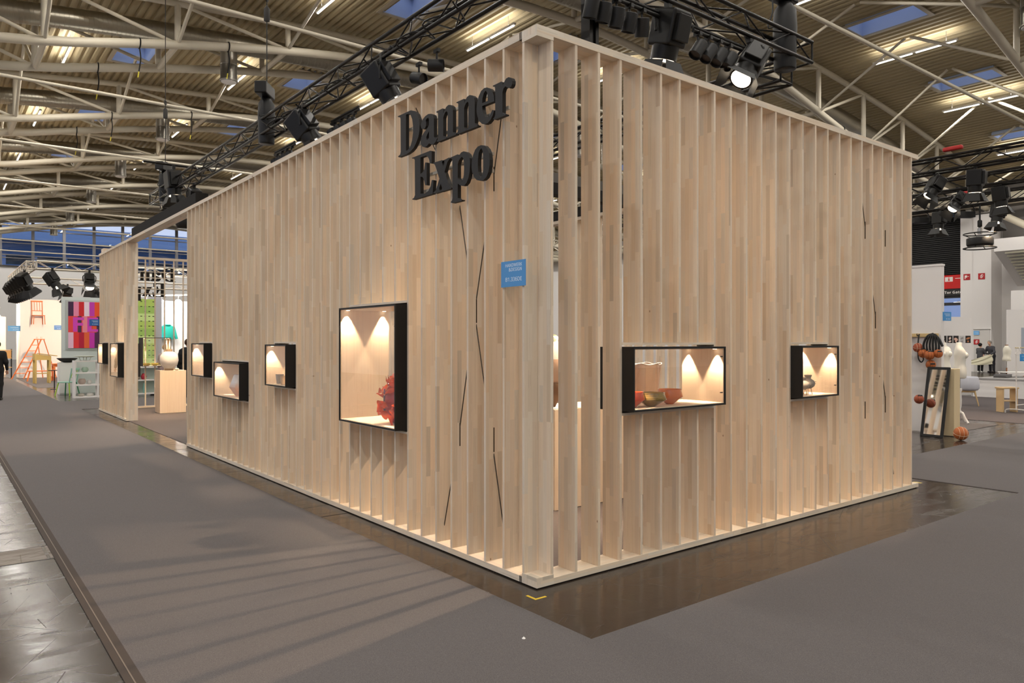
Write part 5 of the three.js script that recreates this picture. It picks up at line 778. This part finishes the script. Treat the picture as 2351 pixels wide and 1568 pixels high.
// grey shell chair
{
  const t = thing('shell_chair', 'light grey shell chair with splayed wooden legs on the dark carpet', 'chair', [19.15, 0.006, -4.35], 0.35), m = std(0xc9cad2, 0.6), oak = std(0xb89a6c, 0.6);
  add('shell', loft([[0.4, 0.16, 0.16], [0.42, 0.24, 0.23], [0.47, 0.29, 0.27], [0.6, 0.31, 0.285, 0, -0.01], [0.76, 0.3, 0.27, 0, -0.02], [0.79, 0.27, 0.25, 0, -0.02], [0.7, 0.26, 0.23, 0, -0.02], [0.5, 0.24, 0.21]], 30, false), m, t); add('cushion', lathe([[0, 0.44], [0.2, 0.44], [0.24, 0.47], [0.2, 0.51], [0, 0.52]], 28), m, t); add('underframe', rbox(0.36, 0.05, 0.36, 0, 0.385, 0, 0.015), oak, t);
  for (const [i, j] of [[-1, -1], [1, -1], [-1, 1], [1, 1]]) add('leg', barGeo(V(i * 0.26, 0, j * 0.25), V(i * 0.15, 0.4, j * 0.15), 0.012, 10, 0.022), oak, t);
}
// photo wall, prints of hands and faces without likeness
{
  const turn = -0.663, c = [23.35, 0, -6.25]; const t = thing('photo_wall', 'white display wall with a row of five small photographs', 'display wall', c, turn); add('board', span(-0.55, 0.48, 0.0, 2.58, -0.06, 0), WHITEWALL, t);
  const names = ['pale face in profile', 'face and hands before black', 'folded hands', 'grey figure bending down', 'raised brown hand'];
  names.forEach((n, k) => { const tex = canvasTex(64, 96, (q, w, h) => { q.fillStyle = k === 3 ? '#c9c6c4' : '#1c1716'; q.fillRect(0, 0, w, h); q.fillStyle = ['#dcc2b6', '#e8cfc2', '#e2b8a6', '#9a9694', '#b97a50'][k]; q.beginPath(); q.ellipse(w * (k === 0 ? 0.4 : 0.5), h * (k === 2 ? 0.5 : 0.36), w * (k === 2 ? 0.4 : 0.2), h * (k === 4 ? 0.28 : 0.2), k * 0.3, 0, 7); q.fill(); q.beginPath(); q.ellipse(w * 0.5, h * 0.78, w * (k === 1 ? 0.3 : 0.2), h * 0.12, -0.4 * k, 0, 7); q.fill(); });
    const o = sheet('photograph', `small upright photograph, ${n}, on the white display wall`, 'photograph', 0.175, 0.24, 0.004, tex, [0, 0, 0], turn); const x = -0.43 + k * 0.2; o.position.set(c[0] + Math.cos(turn) * x + Math.sin(turn) * 0.003, 1.835, c[2] - Math.sin(turn) * x + Math.cos(turn) * 0.003); });
}
const rt = -0.663;
sheet('booth_number_tag', 'light blue tag lettered HANDWERK & DESIGN standing out from the tall white partition', 'tag', 0.255, 0.17, 0.006, tagTex([['HANDWERK', 0.3, 0.17, 0.74], ['&DESIGN', 0.47, 0.17, 0.74], ['B1.332', 0.86, 0.2, 0.74]]), [11.93, 2.24, -2.035], rt * 0.3, undefined, TAGBLUE);
sheet('booth_number_tag', 'pale blue tag left of the white door', 'tag', 0.3, 0.24, 0.01, tagTex([['HANDWERK', 0.45, 0.17, 0.74], ['B1.340', 0.8, 0.2, 0.74]], '#79b8ee'), [44.83, 2.28, -13.45], LT, undefined, TAGBLUE);
sheet('booth_number_tag', 'dark blue tag left of the right white display wall', 'tag', 0.26, 0.2, 0.01, tagTex([['HANDWERK', 0.45, 0.17, 0.74], ['B1.338', 0.8, 0.2, 0.74]], '#2f7fc4'), [43.93, 2.2, -10.7], LT, undefined, TAGBLUE);
sheet('booth_number_tag', 'pale blue tag overlapping the dark blue one', 'tag', 0.26, 0.18, 0.01, tagTex([['HANDWERK', 0.45, 0.17, 0.74], ['B1.337', 0.8, 0.2, 0.74]], '#79b8ee'), [43.92, 2.3, -11.0], LT, undefined, TAGBLUE);
sheet('booth_number_tag', 'blue tag at the right picture edge above the clothes rack', 'tag', 0.2, 0.17, 0.006, tagTex([['HANDWERK', 0.35, 0.17, 0.74], ['B1.334', 0.8, 0.2, 0.74]], '#3f97dc'), [16.95, 1.38, -2.33], rt, undefined, TAGBLUE);
{ const t = thing('display_wall', 'white display wall with a grey picture at the right edge', 'display wall', [26.95, 0, -5.3], rt); add('board', span(-0.75, 1.3, 0, 2.88, -0.08, 0), WHITEWALL, t); add('picture', span(-0.28, 0.6, 1.3, 2.25, 0, 0.015), std(0xa9b0bc, 0.6), t); add('picture_mount', span(-0.12, 0.5, 1.45, 1.98, 0.015, 0.02), std(0xdfe0e2, 0.7), t); }
// low white platform with things on it
{ const t = thing('platform', 'low white platform with a grey top in front of the dress forms', 'platform', [0, 0, 0]); add('front', span(22.9, 23.0, 0, 0.56, -5.6, 2), WHITEWALL, t); add('core', span(23.0, 25.9, 0, 0.56, -5.6, 2), WHITEWALL, t); add('top', span(22.88, 25.92, 0.56, 0.6, -5.62, 2), std(0x9b9896, 0.8), t); }
for (let k = 0; k < 4; k++) tag(add('magazine', rbox(0.5, 0.026, 0.36, 23.75 + 0.012 * (k % 2), 0.614 + k * 0.027, -5.05, 0.003), std([0x6d6a68, 0x4c4a4a, 0x7b7876, 0x59575a][k], 0.6)), `grey magazine in the pile on the low platform, ${['lowest', 'second from below', 'third from below', 'topmost'][k]}`, 'magazine');
{ const t = thing('low_table', 'low white table on the platform beside the magazines', 'table', [24.6, 0.6, -4.9], rt); add('top', rbox(1.0, 0.03, 0.5, 0, 0.16, 0, 0.005), WHITE, t); for (const i of [-1, 1]) for (const j of [-1, 1]) add('leg', rbox(0.03, 0.15, 0.03, i * 0.46, 0.075, j * 0.2, 0.003), WHITE, t); }
function dressForm(label, p, turn) { const t = thing('dress_form', label, 'dress form', p, turn), m = std(0xe6e0cf, 0.85), wood = std(0x8a5a38, 0.5); add('torso', loft([[0.52, 0.17, 0.12], [0.6, 0.165, 0.12], [0.68, 0.12, 0.1], [0.78, 0.14, 0.11, 0, 0.01], [0.86, 0.165, 0.12, 0, 0.015], [0.95, 0.16, 0.09], [1.0, 0.07, 0.055], [1.03, 0.055, 0.05]], 26), m, t); add('neck_cap', lathe([[0, 1.06], [0.05, 1.055], [0.055, 1.03], [0, 1.03]], 20), wood, t); add('pole', barGeo(V(0, 0.3, 0), V(0, 0.53, 0), 0.012, 8), CHROME, t); add('wood_post', barGeo(V(0, 0.015, 0), V(0, 0.3, 0), 0.02, 10), wood, t); add('base', new THREE.CylinderGeometry(0.14, 0.15, 0.02, 24).translate(0, 0.01, 0), wood, t); }
dressForm('cream dress form on a wooden post on the platform, nearer the magazines', [24.55, 0.6, -5.2], 0.5); dressForm('cream dress form on the platform beside the clothes rack', [25.4, 0.6, -4.85], 0.3);
// clothes rack, stool
{ const t = thing('clothes_rack', 'white metal clothes rack at the right edge', 'clothes rack', [17.48, 0.006, -2.66], rt + 0.6); const m = WHITE; for (const x of [0, 1.1]) { bar('upright', V(x, 0.08, 0), V(x, 1.6, 0), 0.015, m, t, 8); add('foot', tube([V(x, 0.0, -0.24), V(x, 0.07, -0.23), V(x, 0.09, -0.18), V(x, 0.09, 0.18), V(x, 0.07, 0.23), V(x, 0, 0.24)], 0.014, 28, 6), m, t); } bar('top_bar', V(-0.05, 1.6, 0), V(1.2, 1.6, 0), 0.014, std(0xc9b88a, 0.6), t, 8); bar('low_bar', V(0, 0.2, 0), V(1.1, 0.2, 0), 0.012, m, t, 8);
  const h = thing('clothes_hanger', 'white hanger on the clothes rack', 'hanger', [17.56, 1.5, -2.62], rt + 0.5); add('wire', tube([V(0, 0.09, 0), V(0.02, 0.11, 0), V(0, 0.13, 0), V(-0.01, 0.06, 0), V(0.2, -0.04, 0), V(-0.2, -0.04, 0), V(0, 0.05, 0)], 0.006, 40, 5), WHITE, h);
  const g = thing('hung_cloth', 'brown patterned cloth hanging behind the clothes rack', 'cloth', [25.2, 0.6, -4.3], rt); add('cloth', rbox(0.34, 0.9, 0.03, 0, 0.5, 0, 0.01), std(0x9a8464, 0.9), g); add('bar', barGeo(V(-0.2, 0.97, 0), V(0.2, 0.97, 0), 0.012, 6), BLACK, g); for (const x of [-0.19, 0.19]) add('post', barGeo(V(x, 0, 0), V(x, 0.97, 0), 0.01, 6), BLACK, g);
  const s = thing('wooden_stool', 'pale wooden stool behind the clothes rack', 'stool', [17.75, 0.006, -2.95], rt), w = std(0xd8b98a, 0.6); add('seat', rbox(0.42, 0.04, 0.3, 0, 0.6, 0, 0.01), w, s); for (const i of [-1, 1]) { add('side', rbox(0.035, 0.58, 0.26, i * 0.17, 0.29, 0, 0.006), w, s); } add('shelf', rbox(0.3, 0.03, 0.24, 0, 0.28, 0, 0.006), w, s); }
// black trusses hanging over the right stands, with lamps
boxTruss('black truss over the right stands, nearest and highest in view', V(11.6, 5.08, -12), V(11.6, 5.08, 3), RIGBLACK, 0.25, 0.025, 0.42);
boxTruss('black truss over the right stands, middle one', V(13.9, 5.12, -12), V(13.9, 5.12, 3), RIGBLACK, 0.25, 0.025, 0.42);
boxTruss('black truss over the right stands, farthest and lowest in view', V(16.3, 5.15, -12), V(16.3, 5.15, 3), RIGBLACK, 0.25, 0.025, 0.42);
[[11.6, 4.95, -1.42, 12.0, 0, -1.8, 'upright under the nearest right truss'], [11.6, 4.95, -2.12, 9.6, 1.8, -3.0, 'tilted under the nearest right truss beside the slat wall end'], [13.9, 5.0, -2.6, 11.0, 2, -3.4, 'tilted under the middle right truss'], [13.9, 5.0, -1.8, 14.4, 0, -1.4, 'hanging from the middle right truss near the picture edge'], [16.3, 5.02, -3.95, 15.7, 0, -4.0, 'hanging under the farthest right truss above the dark louvre'], [16.3, 5.02, -2.66, 15.4, 0, -3.0, 'hanging under the farthest right truss above the white pier']].forEach(([x, y, z, tx, ty, tz, l], i) => stageLamp('black stage lamp ' + l, V(x, y, z), V(tx, ty, tz), 0.85, i > 1 ? STAND_SPOT * 0.8 : 0, 0.65));
[[-4.4, 'beside the slat wall end'], [-3.35, 'left of the ring speaker cable']].forEach(([z, l]) => { const t = thing('flat_flood', `flat black flood lamp under the farthest right truss ${l}`, 'flood lamp', [16.3, 4.82, z], rt); add('housing', rbox(0.38, 0.14, 0.2, 0, 0, 0, 0.01), BLACK, t); add('yoke', tube([V(-0.21, 0, 0), V(-0.21, 0.17, 0), V(0, 0.2, 0), V(0.21, 0.17, 0), V(0.21, 0, 0)], 0.012, 20, 6), BLACKMETAL, t); });
[[11.6, -1.8, 'on the nearest right truss'], [16.3, -3.25, 'on the farthest right truss']].forEach(([x, z, l]) => tag(add('red_cover', rbox(0.1, 0.08, 0.34, x, 5.35, z, 0.03), std(0xb02420, 0.6)), 'small red cover ' + l, 'cover'));
{
  const t = thing('ring_speaker', 'black drum with two thin rings hanging on a cable before the white pier', 'hanging speaker', [16.34, 4.14, -3.05]);
  add('drum', [lathe([[0, -0.1], [0.26, -0.1], [0.28, -0.06], [0.28, 0.08], [0.24, 0.1], [0, 0.1]], 32)], BLACK, t); for (const y of [-0.15, 0.19]) { add('ring', new THREE.TorusGeometry(0.34, 0.014, 8, 48).rotateX(Math.PI / 2).translate(0, y, 0), BLACKMETAL, t); for (let k = 0; k < 4; k++) bar('spoke', V(Math.cos(k * 1.57) * 0.34, y, Math.sin(k * 1.57) * 0.34), V(Math.cos(k * 1.57) * 0.2, y * 0.6, Math.sin(k * 1.57) * 0.2), 0.01, BLACKMETAL, t, 5); }
  add('bracket', [rbox(0.1, 0.16, 0.08, 0, 0.26, 0, 0.01)], CHROME, t); add('cable', barGeo(V(0, 0.34, 0), V(0, 0.92, 0), 0.02, 8), BLACK, t); add('hook', lathe([[0, 0.34], [0.05, 0.36], [0.05, 0.5], [0, 0.55]], 12), BLACK, t);
}
// white pier and gate in the side wall
{
  const w = struct('trim_1', 'white pier in the side wall'); add('pier', [span(45, 46.5, 0, 9.25, -14.37, -13.66), span(44.9, 46.5, 0, 9.2, -13.64, -12.7)], WHITEWALL, w); add('pier_cap', span(44.85, 46.5, 9.25, 9.32, -14.4, -12.66), GREY, w); add('anchor', [rbox(0.3, 0.3, 0.3, 45.3, 9.47, -14.0, 0.02), rbox(0.3, 0.3, 0.3, 45.3, 9.47, -13.0, 0.02)], OFFWHITE, w);
  tag(add('eave_tube', barGeo(V(45, 9.98, -60), V(45, 9.98, 20), 0.36, 14), STEEL), 'thick beige tube running along the eaves above the dark louvre', 'tube beam'); tag(add('eave_tube', barGeo(V(45, 9.25, -12.5), V(45, 7.9, -10.4), 0.2, 12), STEEL), 'beige tube sloping down from the top of the white pier', 'tube beam');
  const d = struct('door_1', 'white double door beside the pier'); add('leaf', span(44.86, 44.9, 0, 2.46, -13.6, -12.78), std(0xd3cfca, 0.7), d); add('head', span(44.84, 44.9, 2.46, 2.5, -13.62, -12.74), GREY, d); add('handle', rbox(0.04, 0.02, 0.12, 44.84, 1.05, -12.9, 0.005), GREY, d);
  const g = struct('door_2', 'dark glazed hall gate'), dk = std(0x2a2a2c, 0.5); const bars = [[46.2, 46.4, 0, 4.6, -14.75, -14.42], [46.2, 46.4, 0, 4.6, -16.2, -15.95], [46.2, 46.4, 0, 4.6, -18.6, -18.3]]; for (const b of bars) add('post', span(...b), dk, g); for (const y of [0.0, 1.1, 2.35, 3.0, 4.0, 4.45]) add('rail', span(46.22, 46.38, y, y + (y > 3.9 ? 0.18 : 0.22), -18.6, -14.42), dk, g); add('pane', span(46.29, 46.3, 0, 4.6, -18.6, -14.42), GLASS, g);
  const ext = thing('yard_wall', 'pale blue facade outside the dark glazed gate', 'building', [60, 0, -22]); add('facade', span(0, 0.4, 0, 7, -12, 12), std(0x9fb8dc, 0.7), ext); add('band', span(-0.05, 0, 2.2, 2.6, -12, 12), std(0xdfe9f8, 0.6), ext);
  const gl = thing('gate_lamp', 'bright lamp strip outside above the gate', 'lamp', [47.2, 4.2, -15.2]); add('lamp_light', rbox(0.12, 0.08, 0.8, 0, 0, 0, 0.02), LAMPGLOW, gl); add('arm', span(-0.4, 0, 0.04, 0.08, -0.05, 0.05), GREY, gl);
  // signs
  const red = canvasTex(512, 256, (c, w2, h2) => { c.fillStyle = '#d9140f'; c.fillRect(0, 0, w2, h2); c.fillStyle = '#f6f0ea'; c.fillRect(w2 * 0.36, h2 * 0.14, w2 * 0.1, h2 * 0.34); c.fillRect(w2 * 0.49, h2 * 0.14, w2 * 0.18, h2 * 0.34); c.fillStyle = '#d9140f'; c.font = 'bold 84px serif'; c.textAlign = 'center'; c.fillText('i', w2 * 0.58, h2 * 0.43); c.fillStyle = '#f6f0ea'; c.fillRect(w2 * 0.72, h2 * 0.245, w2 * 0.19, h2 * 0.045); c.beginPath(); c.moveTo(w2 * 0.85, h2 * 0.1); c.lineTo(w2 * 0.94, h2 * 0.27); c.lineTo(w2 * 0.85, h2 * 0.44); c.lineTo(w2 * 0.87, h2 * 0.27); c.fill(); c.font = 'bold 46px sans-serif'; c.textAlign = 'left'; c.fillText('B10-B13', w2 * 0.1, h2 * 0.7); c.fillText('B11-B12', w2 * 0.1, h2 * 0.92); });
  sheet('wayfinding_sign', 'red hall sign with an information symbol and an arrow', 'sign', 2.5, 0.84, 0.06, red, [46.15, 5.45, -15.65], -Math.PI / 2, undefined, std(0xb8100c, 0.6));
  const gate = canvasTex(512, 96, (c, w2, h2) => { c.fillStyle = '#1b1a1a'; c.fillRect(0, 0, w2, h2); c.fillStyle = '#f2efe9'; c.font = 'bold 50px sans-serif'; c.textAlign = 'right'; c.fillText('B1 Tor Gate 6', w2 * 0.96, h2 * 0.68); });
  sheet('gate_sign', 'black sign lettered B1 Tor Gate 6 under the red one', 'sign', 2.5, 0.42, 0.06, gate, [46.15, 4.8, -15.65], -Math.PI / 2, undefined, BLACK);
  const fire = (k) => canvasTex(96, 96, (c) => { c.fillStyle = '#b2161a'; c.fillRect(0, 0, 96, 96); c.fillStyle = '#f4e9e6'; if (k) { c.lineWidth = 7; c.strokeStyle = '#f4e9e6'; c.beginPath(); c.ellipse(50, 46, 16, 28, 0.4, 0, 7); c.stroke(); c.fillRect(44, 28, 10, 40); } else { c.fillRect(18, 22, 34, 36); c.fillRect(18, 58, 12, 22); c.fillRect(56, 36, 24, 8); } });
  sheet('fire_sign', 'small red fire sign with a call point symbol on the white pier', 'sign', 0.36, 0.36, 0.01, fire(0), [44.99, 5.6, -14.02], -Math.PI / 2, undefined, std(0xa81418, 0.6)); sheet('fire_sign', 'small red fire sign with a hose symbol on the white pier', 'sign', 0.36, 0.36, 0.01, fire(1), [44.89, 5.58, -13.2], -Math.PI / 2, undefined, std(0xa81418, 0.6)); sheet('fire_sign', 'small red fire sign low on the white door', 'sign', 0.3, 0.3, 0.01, fire(1), [44.845, 1.75, -13.45], -Math.PI / 2, undefined, std(0xa81418, 0.6));
  // sloping soffit over the passage, and the grey panel above
  const s = thing('sloping_soffit', 'white canopy with a sloping ribbed underside right of the pier', 'canopy', [0, 0, 0]); add('hood', extrude([[43, 6.75], [46.5, 5.0], [46.5, 7.45], [43, 7.45]], null, 9).translate(0, 0, -11.9), WHITEWALL, s); const q = []; for (let k = 0; k < 12; k++) { const f = (k + 0.5) / 12, x = 43 + 3.5 * f, y = 6.75 - 1.75 * f; q.push(x, y); } for (let k = 0; k < 12; k++) add('rib', rbox(0.12, 0.08, 8.2, q[2 * k] - 0.02, q[2 * k + 1] - 0.04, -7.3, 0.01).clone(), std(0xc9c4ae, 0.6), s);
  tag(add('grey_panel', span(46.3, 46.49, 7.45, 9.4, -12.6, -3), std(0x75716d, 0.8)), 'matt grey wall panel above the sloping canopy', 'panel');
  const col = thing('white_column', 'square white column in front of the passage, right of the people', 'column', [44.2, 0, -10.9]); add('shaft', span(-0.25, 0.25, 0.1, 4.6, -0.5, 0.5), WHITEWALL, col); add('base', span(-0.28, 0.28, 0, 0.1, -0.53, 0.53), DARKGREY, col);
}

// ---------- people ----------
function handParts(wr, dir, side, curl = 0.5) {                       // palm, four bent fingers of unequal length and a thumb
  const D = V(...dir).normalize(), S = V(...side).normalize(), N = D.clone().cross(S).normalize(), w = V(...wr), P = (a, b, c) => w.clone().addScaledVector(D, a).addScaledVector(S, b).addScaledVector(N, c).toArray(), out = [];
  out.push([P(0, 0, 0), P(0.085, 0.02, 0), 0.02, 0.017], [P(0.01, 0, 0), P(0.08, -0.02, 0), 0.02, 0.016]);
  [[0.03, 0.07], [0.01, 0.08], [-0.01, 0.074], [-0.03, 0.058]].forEach(([b, L]) => { const k1 = P(0.085 + L * 0.45, b, -curl * L * 0.25), k2 = P(0.085 + L * 0.75, b, -curl * L * 0.75), a = P(0.08, b * 0.9, 0); out.push([a, k1, 0.0095, 0.009], [k1, k2, 0.009, 0.0075]); });
  const t0 = P(0.025, 0.02, 0), t1 = P(0.055, 0.045, -0.012), t2 = P(0.085, 0.05, -0.028); out.push([t0, t1, 0.012, 0.01], [t1, t2, 0.01, 0.0085]); return out;
}
function person(label, p, turn, o = {}) {
  const t = thing('person', label, 'person', p, turn), s = o.scale ?? 1, lean = o.lean ?? 0, Y = (y) => y * s;
  const at = (x, y, z) => [x * s, Y(y), (z + (y > 0.95 ? lean * (y - 0.95) : 0)) * s];
  const arms = o.arms ?? [[[0.24, 1.14, -0.02], [0.25, 0.9, 0.06]], [[-0.24, 1.14, -0.02], [-0.25, 0.9, 0.06]]];
  const step = o.step ?? 0.0, legs = [[0.1, step], [-0.1, -step]];
  const sh = [at(0.18, 1.4, 0), at(-0.18, 1.4, 0)], el = arms.map((a) => at(...a[0])), wr = arms.map((a) => at(...a[1]));
  const limbs = [], sleeves = [], trous = [];
  for (const i of [0, 1]) {
    limbs.push([sh[i], el[i], 0.047 * s, 0.038 * s], [el[i], wr[i], 0.038 * s, 0.024 * s]); sleeves.push([sh[i], el[i], 0.068 * s, 0.055 * s], [el[i], wr[i].map((v, k) => v + (el[i][k] - v) * 0.08), 0.055 * s, 0.042 * s]);
    const [lx, lz] = legs[i], hip = at(lx * 0.9, 0.9, 0), kn = at(lx, 0.49, lz * 0.5 + 0.02), an = at(lx, 0.08, lz);
    limbs.push([hip, kn, 0.075 * s, 0.05 * s], [kn, an, 0.05 * s, 0.034 * s], [an, at(lx, 0.04, lz + 0.13), 0.035 * s, 0.025 * s]); trous.push([hip, kn, 0.096 * s, 0.075 * s], [kn, at(lx, 0.1, lz), 0.075 * s, 0.066 * s]);
  }
  const torso = (e) => [[at(0, 0.95, 0), at(0, 1.12, 0), (0.12 + e) * s, (0.115 + e) * s], [at(0.07, 1.3, 0), at(-0.07, 1.3, 0), (0.11 + e) * s, (0.11 + e) * s], [at(0.12, 1.38, -0.01), at(-0.12, 1.38, -0.01), (0.07 + e) * s, (0.07 + e) * s], [at(0, 1.0, 0), at(0, 1.32, 0), (0.12 + e) * s, (0.12 + e) * s]];
  const head = [[at(0, 1.42, 0), at(0, 1.55, 0.015), 0.052 * s, 0.05 * s], [at(0, 1.68, 0), at(0, 1.62, 0.02), 0.092 * s, 0.078 * s], [at(0, 1.57, 0.05), at(0, 1.6, 0.03), 0.05 * s, 0.06 * s], [at(0, 1.65, 0.095), at(0, 1.617, 0.118), 0.011 * s, 0.016 * s], [at(0.09, 1.645, 0), at(0.092, 1.62, 0.0), 0.014 * s, 0.012 * s], [at(-0.09, 1.645, 0), at(-0.092, 1.62, 0), 0.014 * s, 0.012 * s], [at(0.02, 1.578, 0.1), at(-0.02, 1.578, 0.1), 0.008 * s, 0.008 * s]];
  const lo = [-0.75 * s, -0.02, -0.75 * s], hi = [0.75 * s, 1.82 * s, 0.95 * s];
  const bodyG = [surfaceNet(smoothUnion([...limbs, ...torso(-0.01), head[0]], 0.04 * s), lo, hi, 0.026), surfaceNet(smoothUnion(head, 0.02 * s), at(-0.13, 1.45, -0.13), [at(0.13, 1.8, 0.2)[0], at(0, 1.8, 0)[1], at(0, 1.6, 0.22)[2]], 0.011)];
  for (const i of [0, 1]) { const d = V(...wr[i]).sub(V(...el[i])).normalize(), side = V(i ? 1 : -1, 0, 0.4), h = handParts(wr[i], d.toArray(), side.toArray(), 0.6); bodyG.push(surfaceNet(smoothUnion(h, 0.008), wr[i].map((v) => v - 0.2), wr[i].map((v) => v + 0.2), 0.0085)); }
  const skin = std(o.skin ?? 0xd9a88c, 0.6); add('body', bodyG, skin, t);
  const jl = o.jacketLength ?? 0.84;
  const coat = smoothUnion([...sleeves, ...torso(0.03), [at(0.09, jl + 0.08, 0), at(-0.09, jl + 0.08, 0), 0.1 * s, 0.1 * s], [at(0, jl + 0.1, 0), at(0, 1.1, 0), 0.15 * s, 0.14 * s], ...(o.puffer ? [[at(0.1, 1.45, 0), at(-0.1, 1.45, 0), 0.08, 0.08]] : [])], 0.05 * s);
  const rib = o.puffer ? (x, y, z) => coat(x, y, z) - 0.014 * Math.abs(Math.sin(y * 26)) : coat;
  add('jacket', surfaceNet((x, y, z) => Math.max(rib(x, y, z), (jl - 0.03) * s - y), lo, hi, 0.024), std(o.jacket ?? 0x1a1817, 0.85), t);
  add('trousers', surfaceNet(smoothUnion([...trous, [at(0.06, 0.94, 0), at(-0.06, 0.94, 0), 0.125 * s, 0.125 * s]], 0.05 * s), lo, [0.4 * s, 1.12 * s, 0.6 * s], 0.024), std(o.trousers ?? 0x1a1a1c, 0.85), t);
  for (const [lx, lz] of legs) add('shoe', rbox(0.1 * s, 0.085, 0.28 * s, lx * s, 0.043, (lz + 0.05) * s, 0.035, 3), std(o.shoes ?? 0x15120f, 0.5), t);
  add('hair', surfaceNet((x, y, z) => { const c = at(0, 1.675, -0.012), d = Math.hypot((x - c[0]) / 1, (y - c[1]) / 1.02, (z - c[2]) / 1.06) - 0.106 * s; return Math.max(d, -(capsule([x, y, z], at(0, 1.6, 0.1), at(0, 1.5, 0.1), 0.115 * s, 0.12 * s)), at(0, o.hairTo ?? 1.6, 0)[1] - y); }, at(-0.14, 1.4, -0.2), [at(0.14, 0, 0)[0], at(0, 1.82, 0)[1], at(0, 1.82, 0.16)[2]], 0.011), std(o.hair ?? 0x2a1e16, 0.85), t);
  for (const i of [-1, 1]) add('eye', new THREE.SphereGeometry(0.011 * s, 8, 6).translate(...at(i * 0.033, 1.652, 0.088)), std(0x1d1512, 0.3), t);
  return t;
}
person('man in a dark suit walking at the left picture edge', [-1.83, 0.006, -23.1], Math.PI * 0.92, { step: 0.12, jacket: 0x14110f, trousers: 0x12100f, jacketLength: 0.78, scale: 1.0 });
person('woman with long dark hair in a grey jacket beside the white door', [44.0, 0, -12.95], 1.3, { scale: 0.95, jacket: 0x4c4b4e, trousers: 0x111012, hair: 0x120d0b, hairTo: 1.45, shoes: 0xe4e0da, arms: [[[0.26, 1.16, 0.1], [0.22, 1.12, 0.34]], [[-0.26, 1.16, 0.1], [-0.2, 1.14, 0.34]]] });
person('grey haired man in a dark jacket bending over the pale cloth', [44.3, 0, -12.45], -1.9, { scale: 1.03, lean: 0.28, jacket: 0x46454a, trousers: 0x2c2b30, hair: 0x8f8880, shoes: 0x2c2a2a, jacketLength: 0.8, arms: [[[0.27, 1.14, 0.12], [0.2, 1.0, 0.36]], [[-0.27, 1.14, 0.12], [-0.2, 1.0, 0.36]]] });
{ // the pale cloth they hold
  const pos = [], idx = [], N = 24, M = 8; const A = V(42.7, 0.62, -13.35), B = V(43.95, 1.12, -12.3);
  for (let i = 0; i <= N; i++) for (let j = 0; j <= M; j++) { const u = i / N, v = j / M, c = A.clone().lerp(B, u), w = 0.08 + 0.55 * u, q = c.add(V(0, -v * w + 0.1 * Math.sin(u * 3.14) * -0.6 + 0.02 * Math.sin(v * 9 + u * 4), 0.03 * Math.sin(v * 12 + u * 7))); pos.push(q.x, q.y, q.z); }
  for (let i = 0; i < N; i++) for (let j = 0; j < M; j++) { const a = i * (M + 1) + j; idx.push(a, a + 1, a + M + 1, a + 1, a + M + 2, a + M + 1); }
  const g = new THREE.BufferGeometry(); g.setAttribute('position', new THREE.Float32BufferAttribute(pos, 3)); g.setIndex(idx); g.computeVertexNormals(); tag(add('pale_cloth', g, std(0xe6e0c4, 0.9)), 'long cream cloth held up by the bending man', 'cloth');
}
person('woman with light hair tied back standing at the white counter behind the rear case', [2.55, 0, -21.6], 2.5, { scale: 0.94, jacket: 0xa58f88, trousers: 0x3c3836, hair: 0xb08a58, jacketLength: 0.85 });
person('person in a black padded jacket behind the rear slat wall', [2.72, 0, -19.6], 2.9, { scale: 1.04, puffer: true, jacket: 0x17191a, trousers: 0x141416, hair: 0x4a3524 });

// ---------- small things on the floor ----------
{ const t = thing('floor_tape_mark', 'yellow tape corner stuck on the dark floor before the corner post', 'tape mark', [-0.13, 0, 0.13]); const m = std(0xe0bc38, 0.6); add('strip', span(-0.008, 0.012, 0, 0.0014, -0.085, 0.02), m, t); add('strip', span(0.012, 0.095, 0, 0.0014, 0.0, 0.02), m, t); }
tag(add('floor_tape_mark', span(6.28, 6.33, 0, 0.0014, -0.2, -0.1), std(0xd8c068, 0.6)), 'short pale yellow tape on the dark floor right of the slat wall', 'tape mark');
tag(add('paper_scrap', new THREE.ConeGeometry(0.012, 0.012, 5).translate(-0.62, 0.012, 0.62), WHITE), 'tiny white scrap of paper on the grey carpet near the strip corner', 'scrap');

scene.traverse((o) => { if (o.isMesh) { o.castShadow = true; o.receiveShadow = true; } });
renderer.render(scene, camera);
